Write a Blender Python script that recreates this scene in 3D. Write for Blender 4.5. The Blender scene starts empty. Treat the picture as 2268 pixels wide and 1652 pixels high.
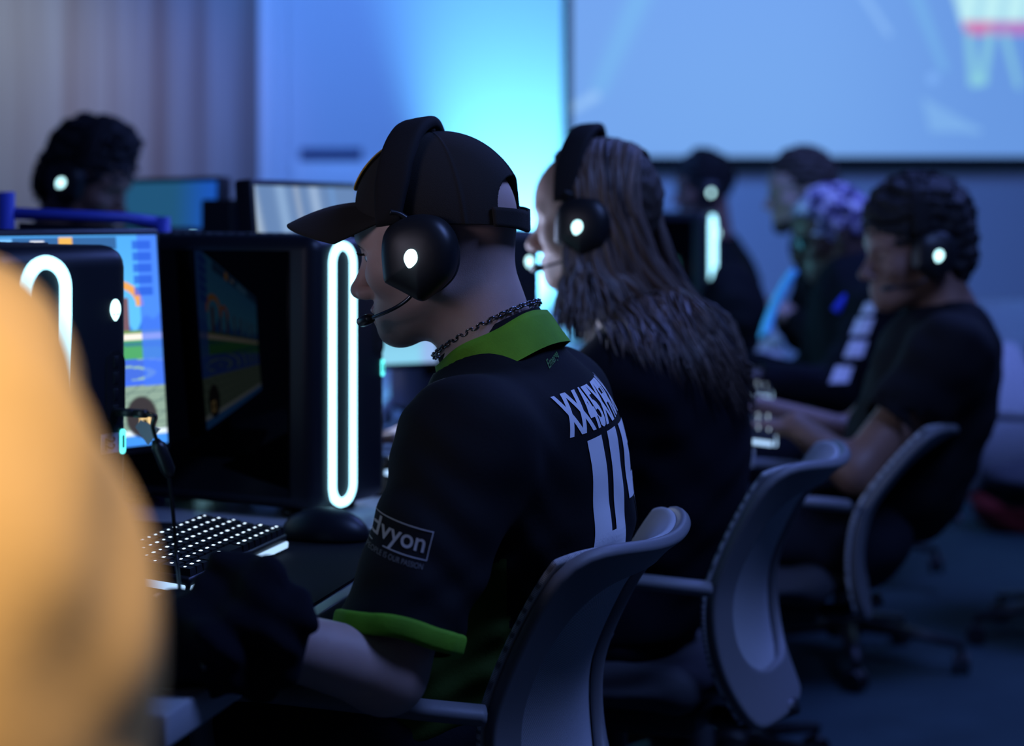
import bpy, bmesh, math, random
import numpy as np
from mathutils import Vector, Matrix
from mathutils.bvhtree import BVHTree

random.seed(7)
rng = np.random.default_rng(7)
sc = bpy.context.scene
COL = sc.collection
V3 = lambda *a: np.array(a, dtype=np.float64)

# ------------------------------------------------------------------ camera
CAM_Z = 1.17            # lens height above the floor
FPX, CX, HZ = 4410.0, 1134.0, 470.0   # focal length in pixels, centre column, horizon row (2268 x 1652)


def at(x, y, d):
    """The point of the room seen at pixel (x, y) at distance d along the room."""
    return V3((x - CX) / FPX * d, d, CAM_Z - (y - HZ) / FPX * d)


cam = bpy.data.cameras.new('camera')
cam_o = bpy.data.objects.new('camera', cam)
COL.objects.link(cam_o)
cam_o.location = (0, 0, CAM_Z)
cam_o.rotation_euler = (math.pi / 2, 0, 0)
cam.sensor_width = 36.0
cam.lens = 36.0 * FPX / 2268.0
cam.shift_y = -(826.0 - HZ) / 2268.0
cam.clip_start, cam.clip_end = 0.05, 60
cam.dof.use_dof = True
cam.dof.focus_distance = 2.34
cam.dof.aperture_fstop = 2.8
sc.camera = cam_o
sc.view_settings.view_transform = 'Standard'
sc.view_settings.look = 'None'
sc.view_settings.exposure = 0.0
sc.view_settings.gamma = 1.0
sc.view_settings.use_curve_mapping = False
sc.cycles.use_denoising = True
sc.cycles.max_bounces = 8


# ------------------------------------------------------------------ materials
def s2l(c):
    return tuple(((x / 255.0) / 12.92) if x / 255.0 <= 0.04045 else (((x / 255.0) + 0.055) / 1.055) ** 2.4 for x in c)


def mat(name, col, rough=0.6, metal=0.0, spec=0.5, emit=None, es=0.0, bump=None, noise=None, sheen=0.0, coat=0.0, sss=0.0):
    """col is linear rgb. bump=(scale, strength); noise=(scale, amount) varies the colour a little."""
    m = bpy.data.materials.new(name)
    m.use_nodes = True
    nt = m.node_tree
    b = nt.nodes['Principled BSDF']
    b.inputs['Base Color'].default_value = (*col, 1)
    b.inputs['Roughness'].default_value = rough
    b.inputs['Metallic'].default_value = metal
    b.inputs['Specular IOR Level'].default_value = spec
    b.inputs['Sheen Weight'].default_value = sheen
    b.inputs['Coat Weight'].default_value = coat
    if sss:
        b.inputs['Subsurface Weight'].default_value = sss
        b.inputs['Subsurface Radius'].default_value = (0.012, 0.005, 0.003)
        b.inputs['Subsurface Scale'].default_value = 1.0
    if emit:
        b.inputs['Emission Color'].default_value = (*emit, 1)
        b.inputs['Emission Strength'].default_value = es
    tc = nt.nodes.new('ShaderNodeTexCoord')
    if noise:
        n = nt.nodes.new('ShaderNodeTexNoise')
        n.inputs['Scale'].default_value = noise[0]
        n.inputs['Detail'].default_value = 4
        nt.links.new(tc.outputs['Object'], n.inputs['Vector'])
        r = nt.nodes.new('ShaderNodeValToRGB')
        r.color_ramp.elements[0].color = (*[max(0, c * (1 - noise[1])) for c in col], 1)
        r.color_ramp.elements[1].color = (*[c * (1 + noise[1]) for c in col], 1)
        r.color_ramp.elements[0].position, r.color_ramp.elements[1].position = 0.3, 0.7
        nt.links.new(n.outputs['Fac'], r.inputs['Fac'])
        nt.links.new(r.outputs['Color'], b.inputs['Base Color'])
    if bump:
        n = nt.nodes.new('ShaderNodeTexNoise')
        n.inputs['Scale'].default_value = bump[0]
        n.inputs['Detail'].default_value = 3
        nt.links.new(tc.outputs['Object'], n.inputs['Vector'])
        bp = nt.nodes.new('ShaderNodeBump')
        bp.inputs['Strength'].default_value = bump[1]
        bp.inputs['Distance'].default_value = 0.002
        nt.links.new(n.outputs['Fac'], bp.inputs['Height'])
        nt.links.new(bp.outputs['Normal'], b.inputs['Normal'])
    return m


def emat(name, col, strength):
    m = bpy.data.materials.new(name)
    m.use_nodes = True
    nt = m.node_tree
    nt.nodes.clear()
    e = nt.nodes.new('ShaderNodeEmission')
    e.inputs['Color'].default_value = (*col, 1)
    e.inputs['Strength'].default_value = strength
    o = nt.nodes.new('ShaderNodeOutputMaterial')
    nt.links.new(e.outputs[0], o.inputs['Surface'])
    return m


def picmat(name, strength):
    """A screen that shows the picture stored in the colour attribute 'pic'."""
    m = bpy.data.materials.new(name)
    m.use_nodes = True
    nt = m.node_tree
    nt.nodes.clear()
    a = nt.nodes.new('ShaderNodeAttribute')
    a.attribute_name = 'pic'
    e = nt.nodes.new('ShaderNodeEmission')
    e.inputs['Strength'].default_value = strength
    g = nt.nodes.new('ShaderNodeBsdfGlossy')
    g.inputs['Roughness'].default_value = 0.35
    g.inputs['Color'].default_value = (0.02, 0.02, 0.02, 1)
    ad = nt.nodes.new('ShaderNodeAddShader')
    o = nt.nodes.new('ShaderNodeOutputMaterial')
    nt.links.new(a.outputs['Color'], e.inputs['Color'])
    nt.links.new(e.outputs[0], ad.inputs[0])
    nt.links.new(g.outputs[0], ad.inputs[1])
    nt.links.new(ad.outputs[0], o.inputs['Surface'])
    return m


# ------------------------------------------------------------------ mesh helpers
class Mesh:
    """Collects shapes; build() links them as ONE mesh object."""

    def __init__(s):
        s.v, s.f, s.mi = [], [], []
        s.n = 0

    def raw(s, v, f, mi=0):
        v = np.asarray(v, dtype=np.float64).reshape(-1, 3)
        s.v.append(v)
        for q in f:
            s.f.append([int(i) + s.n for i in q])
            s.mi.append(mi)
        s.n += len(v)
        return s

    def xf(s, M):
        M = np.array(M)
        s.v = [v @ M[:3, :3].T + M[:3, 3] for v in s.v]
        return s

    def box(s, c, size, R=None, bevel=0.0, mi=0, seg=2):
        if bevel <= 0:
            h = np.array(size) / 2
            v = np.array([[x, y, z] for x in (-1, 1) for y in (-1, 1) for z in (-1, 1)]) * h
            f = [(0, 1, 3, 2), (4, 6, 7, 5), (0, 4, 5, 1), (2, 3, 7, 6), (0, 2, 6, 4), (1, 5, 7, 3)]
        else:
            bm = bmesh.new()
            bmesh.ops.create_cube(bm, size=1.0)
            for q in bm.verts:
                q.co = Vector((q.co.x * size[0], q.co.y * size[1], q.co.z * size[2]))
            bmesh.ops.bevel(bm, geom=bm.edges[:], offset=min(bevel, min(size) * 0.49), segments=seg, profile=0.5, affect='EDGES')
            bm.verts.index_update()
            v = np.array([q.co[:] for q in bm.verts])
            f = [[q.index for q in p.verts] for p in bm.faces]
            bm.free()
        if R is not None:
            v = v @ np.array(R).T
        return s.raw(v + np.array(c), f, mi)

    def tube(s, pts, r, n=10, closed=False, caps=True, mi=0, flat=1.0):
        pts = [np.array(p, float) for p in pts]
        m = len(pts)
        rr = r if hasattr(r, '__len__') else [r] * m
        V, F = [], []
        up = None
        for i in range(m):
            a = pts[(i - 1) % m] if (closed or i > 0) else pts[i]
            b = pts[(i + 1) % m] if (closed or i < m - 1) else pts[i]
            t = b - a
            t = t / (np.linalg.norm(t) + 1e-12)
            if up is None:
                up = V3(0, 0, 1) if abs(t[2]) < 0.9 else V3(1, 0, 0)
            x = np.cross(up, t)
            x /= np.linalg.norm(x) + 1e-12
            y = np.cross(t, x)
            up = y
            for k in range(n):
                a_ = 2 * math.pi * k / n
                V.append(pts[i] + rr[i] * (math.cos(a_) * x + flat * math.sin(a_) * y))
        for i in range(m if closed else m - 1):
            j = (i + 1) % m
            for k in range(n):
                k2 = (k + 1) % n
                F.append((i * n + k, i * n + k2, j * n + k2, j * n + k))
        if caps and not closed:
            F.append(tuple(range(n))[::-1])
            F.append(tuple((m - 1) * n + k for k in range(n)))
        return s.raw(V, F, mi)

    def loft(s, rings, caps=True, mi=0, closed=True):
        rings = [np.asarray(r, float) for r in rings]
        n = len(rings[0])
        V = np.concatenate(rings)
        F = []
        for i in range(len(rings) - 1):
            for k in range(n if closed else n - 1):
                k2 = (k + 1) % n
                F.append((i * n + k, i * n + k2, (i + 1) * n + k2, (i + 1) * n + k))
        if caps:
            F.append(tuple(range(n))[::-1])
            F.append(tuple((len(rings) - 1) * n + k for k in range(n)))
        return s.raw(V, F, mi)

    def lathe(s, prof, c=(0, 0, 0), n=24, R=None, mi=0):
        rings = []
        for (r, z) in prof:
            a = np.arange(n) * 2 * math.pi / n
            rings.append(np.stack([r * np.cos(a), r * np.sin(a), np.full(n, z)], 1))
        q = Mesh().loft(rings)
        v = q.v[0]
        if R is not None:
            v = v @ np.array(R).T
        return s.raw(v + np.array(c), q.f, mi)

    def grid(s, P, mi=0, mask=None):
        """P: array (a, b, 3) of points."""
        a, b = P.shape[:2]
        F = [(i * b + j, i * b + j + 1, (i + 1) * b + j + 1, (i + 1) * b + j)
             for i in range(a - 1) for j in range(b - 1) if mask is None or mask[i, j]]
        return s.raw(P.reshape(-1, 3), F, mi)

    def build(s, name, m, parent=None, smooth=True, base=None, angle=None):
        V = np.concatenate(s.v) if s.v else np.zeros((0, 3))
        return link(name, V, s.f, m, parent, smooth, base, s.mi, angle)


ORG = {}     # world origin of each root built in room coordinates


def link(name, V, F, m, parent=None, smooth=True, base=None, mi=None, angle=None):
    V = np.asarray(V, float)
    off = np.zeros(3)
    if base is not None:
        off = np.asarray(base, float)
    elif parent is not None:
        off = ORG.get(parent.name, np.zeros(3))
    me = bpy.data.meshes.new(name)
    me.from_pydata((V - off).tolist(), [], [list(map(int, f)) for f in F] if not isinstance(F, np.ndarray) else F.tolist())
    ms = m if isinstance(m, (list, tuple)) else [m]
    for q in ms:
        me.materials.append(q)
    if mi is not None and len(ms) > 1:
        me.polygons.foreach_set('material_index', np.array(mi, dtype=np.int32))
    if smooth:
        me.polygons.foreach_set('use_smooth', np.ones(len(me.polygons), dtype=bool))
    me.update()
    if angle is not None and smooth:
        try:
            me.set_sharp_from_angle(angle=math.radians(angle))
        except Exception:
            pass
    o = bpy.data.objects.new(name, me)
    COL.objects.link(o)
    if parent is not None:
        o.parent = parent
        ORG[o.name] = ORG.get(parent.name, np.zeros(3))
    else:
        ORG[o.name] = off
        if base is not None:
            o.location = off
    return o


def tag(o, label=None, cat=None, group=None, kind=None):
    for k, v in (('label', label), ('category', cat), ('group', group), ('kind', kind)):
        if v:
            o[k] = v
    return o


def thing(name, loc, label, cat, group=None, world=False, M=None):
    """An Empty at the thing's base. world=True: its parts are given in room coordinates."""
    o = bpy.data.objects.new(name, None)
    COL.objects.link(o)
    o.empty_display_size = 0.05
    if M is not None:
        o.matrix_world = Matrix(M.tolist())
        ORG[o.name] = np.zeros(3)
    else:
        o.location = loc
        ORG[o.name] = np.array(loc, float) if world else np.zeros(3)
    return tag(o, label, cat, group)


def copy_tree(o, parent=None):
    c = o.copy()
    COL.objects.link(c)
    ORG[c.name] = ORG.get(o.name, np.zeros(3))
    if parent is not None:
        c.parent = parent
    for ch in list(o.children):
        copy_tree(ch, c)
    return c


def frame(loc, f, l=None, u=None):
    f = np.array(f, float)
    f /= np.linalg.norm(f)
    u = V3(0, 0, 1) if u is None else np.array(u, float)
    l = np.cross(u, f)
    l /= np.linalg.norm(l)
    u = np.cross(f, l)
    M = np.eye(4)
    M[:3, 0], M[:3, 1], M[:3, 2], M[:3, 3] = f, l, u, loc
    return M


def catmull(P, n=8, closed=False):
    P = [np.array(p, float) for p in P]
    m = len(P)
    out = []
    for i in range(m if closed else m - 1):
        p0 = P[(i - 1) % m] if closed or i > 0 else P[i]
        p1, p2 = P[i], P[(i + 1) % m]
        p3 = P[(i + 2) % m] if closed or i < m - 2 else p2
        for k in range(n):
            t = k / n
            out.append(0.5 * ((2 * p1) + (-p0 + p2) * t + (2 * p0 - 5 * p1 + 4 * p2 - p3) * t * t + (-p0 + 3 * p1 - 3 * p2 + p3) * t ** 3))
    if not closed:
        out.append(P[-1])
    return out


# ------------------------------------------------------------------ implicit surfaces (bodies, cloth, hair)
class Field:
    def __init__(s, lo, hi, h):
        s.lo = np.array(lo, float)
        s.h = h
        s.n = np.ceil((np.array(hi, float) - s.lo) / h).astype(int) + 1
        s.f = np.full(s.n, 0.3, dtype=np.float32)
        s.ax = [(s.lo[i] + h * np.arange(s.n[i])).astype(np.float32) for i in range(3)]

    def _blk(s, lo, hi):
        a = np.clip(np.floor((np.array(lo) - s.lo) / s.h).astype(int), 0, s.n)
        b = np.clip(np.ceil((np.array(hi) - s.lo) / s.h).astype(int) + 1, 0, s.n)
        if (b <= a).any():
            return None
        sl = tuple(slice(a[i], b[i]) for i in range(3))
        X = s.ax[0][sl[0]][:, None, None]
        Y = s.ax[1][sl[1]][None, :, None]
        Z = s.ax[2][sl[2]][None, None, :]
        return sl, X, Y, Z

    def op(s, prim, k=0.02, mode='add'):
        fn, lo, hi = prim
        pad = k + 3 * s.h
        q = s._blk(np.array(lo) - pad, np.array(hi) + pad)
        if q is None:
            return s
        sl, X, Y, Z = q
        d = fn(X, Y, Z)
        a = s.f[sl]
        if mode == 'add':
            t = np.clip(0.5 + 0.5 * (a - d) / k, 0, 1)
            s.f[sl] = a + (d - a) * t - k * t * (1 - t)
        elif mode == 'sub':
            d = -d
            t = np.clip(0.5 - 0.5 * (a - d) / k, 0, 1)
            s.f[sl] = a + (d - a) * t + k * t * (1 - t)
        return s

    def cut(s, p, n, k=0.004):
        """Keep the half space (x - p).n < 0."""
        n = np.array(n, float) / np.linalg.norm(n)
        d = (s.ax[0][:, None, None] - p[0]) * n[0] + (s.ax[1][None, :, None] - p[1]) * n[1] + (s.ax[2][None, None, :] - p[2]) * n[2]
        s.f = np.maximum(s.f, d.astype(np.float32))
        return s

    def disp(s, fn):
        near = np.abs(s.f) < 0.05
        i = np.nonzero(near)
        s.f[i] += fn(s.ax[0][i[0]], s.ax[1][i[1]], s.ax[2][i[2]]).astype(np.float32)
        return s

    def mesh(s):
        f, h = s.f, s.h
        neg = f < 0
        n = s.n
        c = [(x, y, z) for x in (0, 1) for y in (0, 1) for z in (0, 1)]
        cnt = np.zeros(n - 1, dtype=np.int8)
        for x, y, z in c:
            cnt += neg[x:n[0] - 1 + x, y:n[1] - 1 + y, z:n[2] - 1 + z]
        act = np.argwhere((cnt > 0) & (cnt < 8))
        vals = np.stack([f[act[:, 0] + x, act[:, 1] + y, act[:, 2] + z] for x, y, z in c], 1)
        sm = np.zeros((len(act), 3))
        ct = np.zeros(len(act))
        for i in range(8):
            for j in range(i + 1, 8):
                if sum(abs(c[i][q] - c[j][q]) for q in range(3)) != 1:
                    continue
                a, b = vals[:, i], vals[:, j]
                x = (a < 0) != (b < 0)
                t = np.where(x, a / np.where(x, a - b, 1), 0)
                p = np.array(c[i])[None] + t[:, None] * (np.array(c[j]) - np.array(c[i]))[None]
                sm += p * x[:, None]
                ct += x
        V = s.lo + h * (act + sm / ct[:, None])
        idx = np.full(n - 1, -1, dtype=np.int32)
        idx[act[:, 0], act[:, 1], act[:, 2]] = np.arange(len(act))
        F = []
        for ax in range(3):
            u, v = (ax + 1) % 3, (ax + 2) % 3
            sl0 = [slice(None)] * 3
            sl1 = [slice(None)] * 3
            sl0[ax], sl1[ax] = slice(0, -1), slice(1, None)
            cr = np.argwhere(neg[tuple(sl0)] != neg[tuple(sl1)])
            ok = (cr[:, u] > 0) & (cr[:, v] > 0) & (cr[:, u] < n[u] - 1) & (cr[:, v] < n[v] - 1)
            cr = cr[ok]
            def g(du, dv):
                q = cr.copy()
                q[:, u] -= du
                q[:, v] -= dv
                return idx[q[:, 0], q[:, 1], q[:, 2]]
            quad = np.stack([g(1, 1), g(0, 1), g(0, 0), g(1, 0)], 1)
            inside = neg[cr[:, 0], cr[:, 1], cr[:, 2]]
            quad[~inside] = quad[~inside][:, ::-1]
            F.append(quad)
        F = np.concatenate(F)
        return V, F[(F >= 0).all(1)]


def cap(a, b, ra, rb=None):
    a, b = np.array(a, float), np.array(b, float)
    rb = ra if rb is None else rb
    ba = b - a
    L = float(ba @ ba) + 1e-12
    def fn(X, Y, Z):
        h = np.clip(((X - a[0]) * ba[0] + (Y - a[1]) * ba[1] + (Z - a[2]) * ba[2]) / L, 0, 1)
        return np.sqrt((X - a[0] - h * ba[0]) ** 2 + (Y - a[1] - h * ba[1]) ** 2 + (Z - a[2] - h * ba[2]) ** 2) - (ra + (rb - ra) * h)
    r = max(ra, rb)
    return fn, np.minimum(a, b) - r, np.maximum(a, b) + r


def ell(c, r, R=None):
    c, r = np.array(c, float), np.array(r, float)
    R = np.eye(3) if R is None else np.array(R)
    def fn(X, Y, Z):
        x, y, z = X - c[0], Y - c[1], Z - c[2]
        q = [(x * R[0, i] + y * R[1, i] + z * R[2, i]) for i in range(3)]
        k0 = np.sqrt(sum((q[i] / r[i]) ** 2 for i in range(3)))
        k1 = np.sqrt(sum((q[i] / r[i] ** 2) ** 2 for i in range(3))) + 1e-9
        return k0 * (k0 - 1) / k1
    e = np.sqrt(((R * r) ** 2).sum(1))
    return fn, c - e, c + e


def disc(e, d, r, L):
    """A flat-ended cylinder that starts at e and runs L along d."""
    e, d = np.array(e, float), np.array(d, float)
    def fn(X, Y, Z):
        x, y, z = X - e[0], Y - e[1], Z - e[2]
        t = x * d[0] + y * d[1] + z * d[2]
        q = np.sqrt(np.maximum(x * x + y * y + z * z - t * t, 0)) - r
        return np.maximum(np.maximum(q, -t), t - L)
    c = np.stack([e, e + d * L])
    return fn, c.min(0) - r, c.max(0) + r


class Loc:
    """Primitives given in a local frame M (4x4)."""

    def __init__(s, M):
        s.R, s.o = M[:3, :3], M[:3, 3]

    def p(s, q):
        return s.R @ np.array(q, float) + s.o

    def cap(s, a, b, ra, rb=None):
        return cap(s.p(a), s.p(b), ra, rb)

    def ell(s, c, r, R=None):
        return ell(s.p(c), r, s.R if R is None else s.R @ R)


def rotm(ax, deg):
    return np.array(Matrix.Rotation(math.radians(deg), 3, ax))


def bvh_of(o):
    me = o.data
    off = ORG.get(o.name, np.zeros(3))
    V = np.zeros(len(me.vertices) * 3)
    me.vertices.foreach_get('co', V)
    V = V.reshape(-1, 3) + off
    return BVHTree.FromPolygons([Vector(v) for v in V], [list(p.vertices) for p in me.polygons])


def text_mesh(body, width, height, bold=0.0, shear=0.0, sub=0.006):
    """Flat lettering, triangulated and refined, fitted to width x height and centred."""
    cu = bpy.data.curves.new('lettering', 'FONT')
    cu.body = body
    cu.size = 1.0
    cu.offset = bold
    cu.shear = shear
    cu.resolution_u = 4
    o = bpy.data.objects.new('lettering', cu)
    COL.objects.link(o)
    dg = bpy.context.evaluated_depsgraph_get()
    me = bpy.data.meshes.new_from_object(o.evaluated_get(dg))
    bpy.data.objects.remove(o)
    bpy.data.curves.remove(cu)
    bm = bmesh.new()
    bm.from_mesh(me)
    bpy.data.meshes.remove(me)
    xs = [v.co.x for v in bm.verts]
    ys = [v.co.y for v in bm.verts]
    w, h = max(xs) - min(xs), max(ys) - min(ys)
    x0, y0 = min(xs), min(ys)
    if width is None:
        width = height * w / h
    for v in bm.verts:
        v.co.x = ((v.co.x - x0) / w - 0.5) * width
        v.co.y = ((v.co.y - y0) / h - 0.5) * height
        v.co.z = 0
    bmesh.ops.remove_doubles(bm, verts=bm.verts[:], dist=1e-6)
    return _refine(bm, sub)


def _refine(bm, sub):
    bmesh.ops.triangulate(bm, faces=bm.faces[:])
    for _ in range(5):
        es = [e for e in bm.edges if e.calc_length() > sub]
        if not es:
            break
        bmesh.ops.subdivide_edges(bm, edges=es, cuts=1)
        bmesh.ops.triangulate(bm, faces=bm.faces[:])
    bm.verts.index_update()
    V = np.array([v.co[:] for v in bm.verts])
    F = [[v.index for v in f.verts] for f in bm.faces]
    bm.free()
    return V, F


def poly_mesh(polys, sub=0.006):
    bm = bmesh.new()
    for p in polys:
        bm.faces.new([bm.verts.new((x, y, 0)) for x, y in p])
    return _refine(bm, sub)


def project(VF, o, X, Y, D, bvhs, lift=0.0012, start=0.4):
    """Lay flat lettering on a surface: point = o + x X + y Y, moved along D until it meets the surface."""
    V, F = VF
    X, Y, D = (np.array(q, float) / np.linalg.norm(q) for q in (X, Y, D))
    out, ok = [], []
    for v in V:
        p = np.array(o) + v[0] * X + v[1] * Y - D * start
        best = None
        for b in bvhs:
            h = b.ray_cast(Vector(p), Vector(D), 1.2)
            if h[0] is not None and (best is None or h[3] < best[3]):
                best = h
        if best is None:
            out.append(p)
            ok.append(False)
            continue
        nrm = np.array(best[1])
        if nrm @ D > 0:
            nrm = -nrm
        out.append(np.array(best[0]) + nrm * lift)
        ok.append(-(nrm @ D) > 0.06)
    dep = np.array([p @ D for p in out])
    if any(ok):
        md_ = np.median(dep[np.array(ok)])
        ok = [k and abs(q - md_) < .075 for k, q in zip(ok, dep)]
    F = [f for f in F if all(ok[i] for i in f)]
    used = sorted({i for f in F for i in f})
    mp = {i: k for k, i in enumerate(used)}
    return np.array([out[i] for i in used]).reshape(-1, 3), [[mp[i] for i in f] for f in F]

# ------------------------------------------------------------------ palette
M = {}
M['skin'] = mat('pale_skin', (0.52, 0.35, 0.30), 0.5, sss=0.15, bump=(700, 0.12), noise=(14, 0.12))
M['skin_tan'] = mat('tan_skin', (0.25, 0.135, 0.10), 0.5, noise=(14, 0.1))
M['skin_dark'] = mat('deep_brown_skin', (0.055, 0.028, 0.02), 0.5)
M['eye'] = mat('eye_white', (0.65, 0.63, 0.62), 0.15)
M['iris'] = mat('iris', (0.05, 0.07, 0.09), 0.1)
M['lash'] = mat('dark_hair_strands', (0.012, 0.009, 0.008), 0.7)
M['brow'] = mat('brown_brow_hair', (0.06, 0.035, 0.025), 0.8)
M['lips'] = mat('lip_skin', (0.42, 0.17, 0.15), 0.4)
M['jersey'] = mat('black_jersey_knit', (0.0050, 0.0053, 0.0072), 0.8, spec=0.18, bump=(260, 0.15))
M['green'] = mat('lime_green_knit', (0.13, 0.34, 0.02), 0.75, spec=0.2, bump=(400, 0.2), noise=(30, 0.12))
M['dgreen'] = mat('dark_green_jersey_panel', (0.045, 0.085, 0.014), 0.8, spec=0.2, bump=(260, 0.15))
M['print'] = mat('white_jersey_print', (0.78, 0.78, 0.80), 0.6, spec=0.3)
M['print_dim'] = mat('grey_sleeve_print', (0.34, 0.34, 0.35), 0.7, spec=0.2)
M['print_thin'] = mat('faint_sleeve_print', (0.13, 0.13, 0.13), 0.7, spec=0.2)
M['emblem'] = mat('green_script_print', (0.05, 0.17, 0.02), 0.7)
M['cap'] = mat('black_cap_twill', (0.022, 0.020, 0.0185), 0.85, spec=0.18, bump=(900, 0.3), sheen=0.04)
M['capyellow'] = mat('yellow_cap_badge', (0.6, 0.36, 0.05), 0.6)
M['capred'] = mat('red_thread', (0.3, 0.01, 0.02), 0.7)
M['navy'] = mat('navy_black_fleece', (0.006, 0.0065, 0.011), 0.88, spec=0.1, bump=(120, 0.3))
M['blackcloth'] = mat('black_cotton', (0.007, 0.007, 0.009), 0.85, spec=0.15, bump=(200, 0.2))
M['denim'] = mat('dark_trouser_cloth', (0.012, 0.013, 0.02), 0.85, spec=0.15, bump=(300, 0.2))
M['mustard'] = mat('mustard_cotton', (0.72, 0.43, 0.14), 0.85, spec=0.15, bump=(160, 0.3))
M['shoe'] = mat('dark_shoe', (0.02, 0.02, 0.022), 0.6)
M['headset'] = mat('matte_black_headset_shell', (0.011, 0.012, 0.014), 0.42, spec=0.45)
M['micshell'] = mat('grey_black_microphone_shell', (0.03, 0.032, 0.036), 0.35, spec=0.6)
M['pad'] = mat('black_leatherette_pad', (0.012, 0.012, 0.013), 0.6, bump=(300, 0.2))
M['band'] = mat('black_headband_fabric', (0.012, 0.011, 0.0115), 0.8, spec=0.2, bump=(800, 0.25))
M['chrome'] = mat('dark_chrome', (0.12, 0.12, 0.13), 0.3, metal=1.0)
M['silver'] = mat('gunmetal_chain', (0.22, 0.22, 0.24), 0.22, metal=1.0)
M['logo'] = emat('white_logo_glow', (0.52, 0.93, 1.0), 3.2)
M['loop'] = emat('cyan_white_light_loop', (0.36, 0.80, 1.0), 3.4)
M['teal_led'] = emat('teal_power_light', (0.10, 0.75, 0.75), 2.2)
M['dim_led'] = emat('dim_led', (0.18, 0.32, 1.0), 0.9)
M['case'] = mat('dark_navy_case_plastic', (0.010, 0.012, 0.018), 0.42, spec=0.35)
M['glass'] = mat('smoked_side_glass', (0.0015, 0.0015, 0.002), 0.03, spec=0.22)
M['black'] = mat('black_plastic', (0.008, 0.008, 0.01), 0.45)
M['bezel'] = mat('dark_bezel_plastic', (0.012, 0.012, 0.015), 0.4)
M['keycap'] = mat('black_keycap', (0.009, 0.009, 0.011), 0.5)
M['legend'] = emat('white_key_legend', (0.62, 0.80, 1.0), 2.4)
M['keybar'] = emat('white_keyboard_underglow', (0.42, 0.66, 1.0), 1.25)
M['desk'] = mat('pale_grey_laminate', (0.42, 0.43, 0.46), 0.28, spec=0.5)
M['deskleg'] = mat('grey_metal', (0.12, 0.12, 0.13), 0.4, metal=0.6)
M['mat'] = mat('black_cloth_mat', (0.0045, 0.0045, 0.006), 0.85, spec=0.2, bump=(700, 0.2))
M['white'] = mat('white_paper_tag', (0.55, 0.55, 0.56), 0.6)
M['hair_black'] = mat('black_curly_hair', (0.006, 0.005, 0.006), 0.75, bump=(220, 0.9))
M['hair_brown'] = mat('short_brown_hair', (0.035, 0.024, 0.018), 0.7, bump=(260, 0.8))


def head(F, L, s=1.0, neck=None, neck_r=0.056, fine=False, ears=True):
    """A head in the local frame L: x forward, y left, z up, origin between the ears at eye height."""
    e, c = L.ell, L.cap
    F.op(e((-0.004, 0, 0.032), (0.098, 0.077, 0.088)), 0.02)
    F.op(e((0.034, 0, 0.030), (0.060, 0.064, 0.062)), 0.03)
    F.op(e((0.030, 0, -0.036), (0.056, 0.058, 0.070)), 0.03)
    for y in (-1, 1):
        F.op(c((-0.006, y * 0.054, -0.052), (0.058, y * 0.018, -0.095), 0.019, 0.016), 0.03)
        F.op(e((0.056, y * 0.043, -0.026), (0.026, 0.022, 0.022)), 0.022)
        F.op(e((0.077, y * 0.026, 0.019), (0.014, 0.027, 0.010)), 0.016)
    F.op(e((0.072, 0, -0.097), (0.019, 0.021, 0.016)), 0.02)
    F.op(e((0.066, 0, -0.070), (0.027, 0.031, 0.026)), 0.02)
    if neck is not None:
        F.op(c((-0.030, 0, -0.035), np.linalg.inv(L.R) @ (np.array(neck) - L.o), neck_r, neck_r + 0.008), 0.03)
    # eye sockets, nose, lips
    for y in (-1, 1):
        F.op(e((0.097, y * 0.034, -0.003), (0.020, 0.019, 0.013)), 0.014, 'sub')
    F.op(c((0.084, 0, 0.006), (0.109, 0, -0.036), 0.0085, 0.0105), 0.012)
    F.op(e((0.110, 0, -0.040), (0.0125, 0.0125, 0.011)), 0.006)
    for y in (-1, 1):
        F.op(e((0.098, y * 0.013, -0.045), (0.0125, 0.0075, 0.0085)), 0.006)
        if fine:
            F.op(e((0.1035, y * 0.0075, -0.0535), (0.0075, 0.0042, 0.0055)), 0.003, 'sub')
    F.op(e((0.089, 0, -0.0665), (0.0095, 0.021, 0.0055)), 0.005)
    F.op(e((0.087, 0, -0.0795), (0.0095, 0.019, 0.0065)), 0.005)
    if fine:
        F.op(e((0.100, 0, -0.0728), (0.012, 0.028, 0.0016)), 0.003, 'sub')
    for y in (-1, 1):   # eyelids over the eyeballs
        F.op(e((0.0735, y * 0.032, -0.001), (0.0132, 0.0145, 0.0125)), 0.004)
        if fine:
            F.op(e((0.0885, y * 0.033, -0.0035), (0.011, 0.0145, 0.0042)), 0.002, 'sub')
        if ears:
            F.op(e((-0.012, y * 0.079, -0.008), (0.019, 0.006, 0.031), rotm('Y', -12)), 0.008)
            F.op(e((-0.010, y * 0.087, -0.006), (0.010, 0.005, 0.018)), 0.006, 'sub')
    return F


def eyes(L, parent, iris='iris'):
    for y in (-1, 1):
        m = Mesh()
        c = L.p((0.0735, y * 0.032, -0.002))
        n = 16
        for k in range(2):
            r, mi = (0.0118, 0) if k == 0 else (0.0062, 1)
            cc = c if k == 0 else L.p((0.0805, y * 0.032, -0.003))
            th = np.linspace(0, math.pi, 10)
            m.loft([np.stack([cc + r * (math.sin(t) * (math.cos(a) * L.R[:, 1] + math.sin(a) * L.R[:, 2]) + math.cos(t) * L.R[:, 0])
                              for a in np.arange(n) * 2 * math.pi / n]) for t in np.clip(th, 0.05, 3.09)], mi=mi)
        m.build('eye', [M['eye'], M[iris]], parent)


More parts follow.
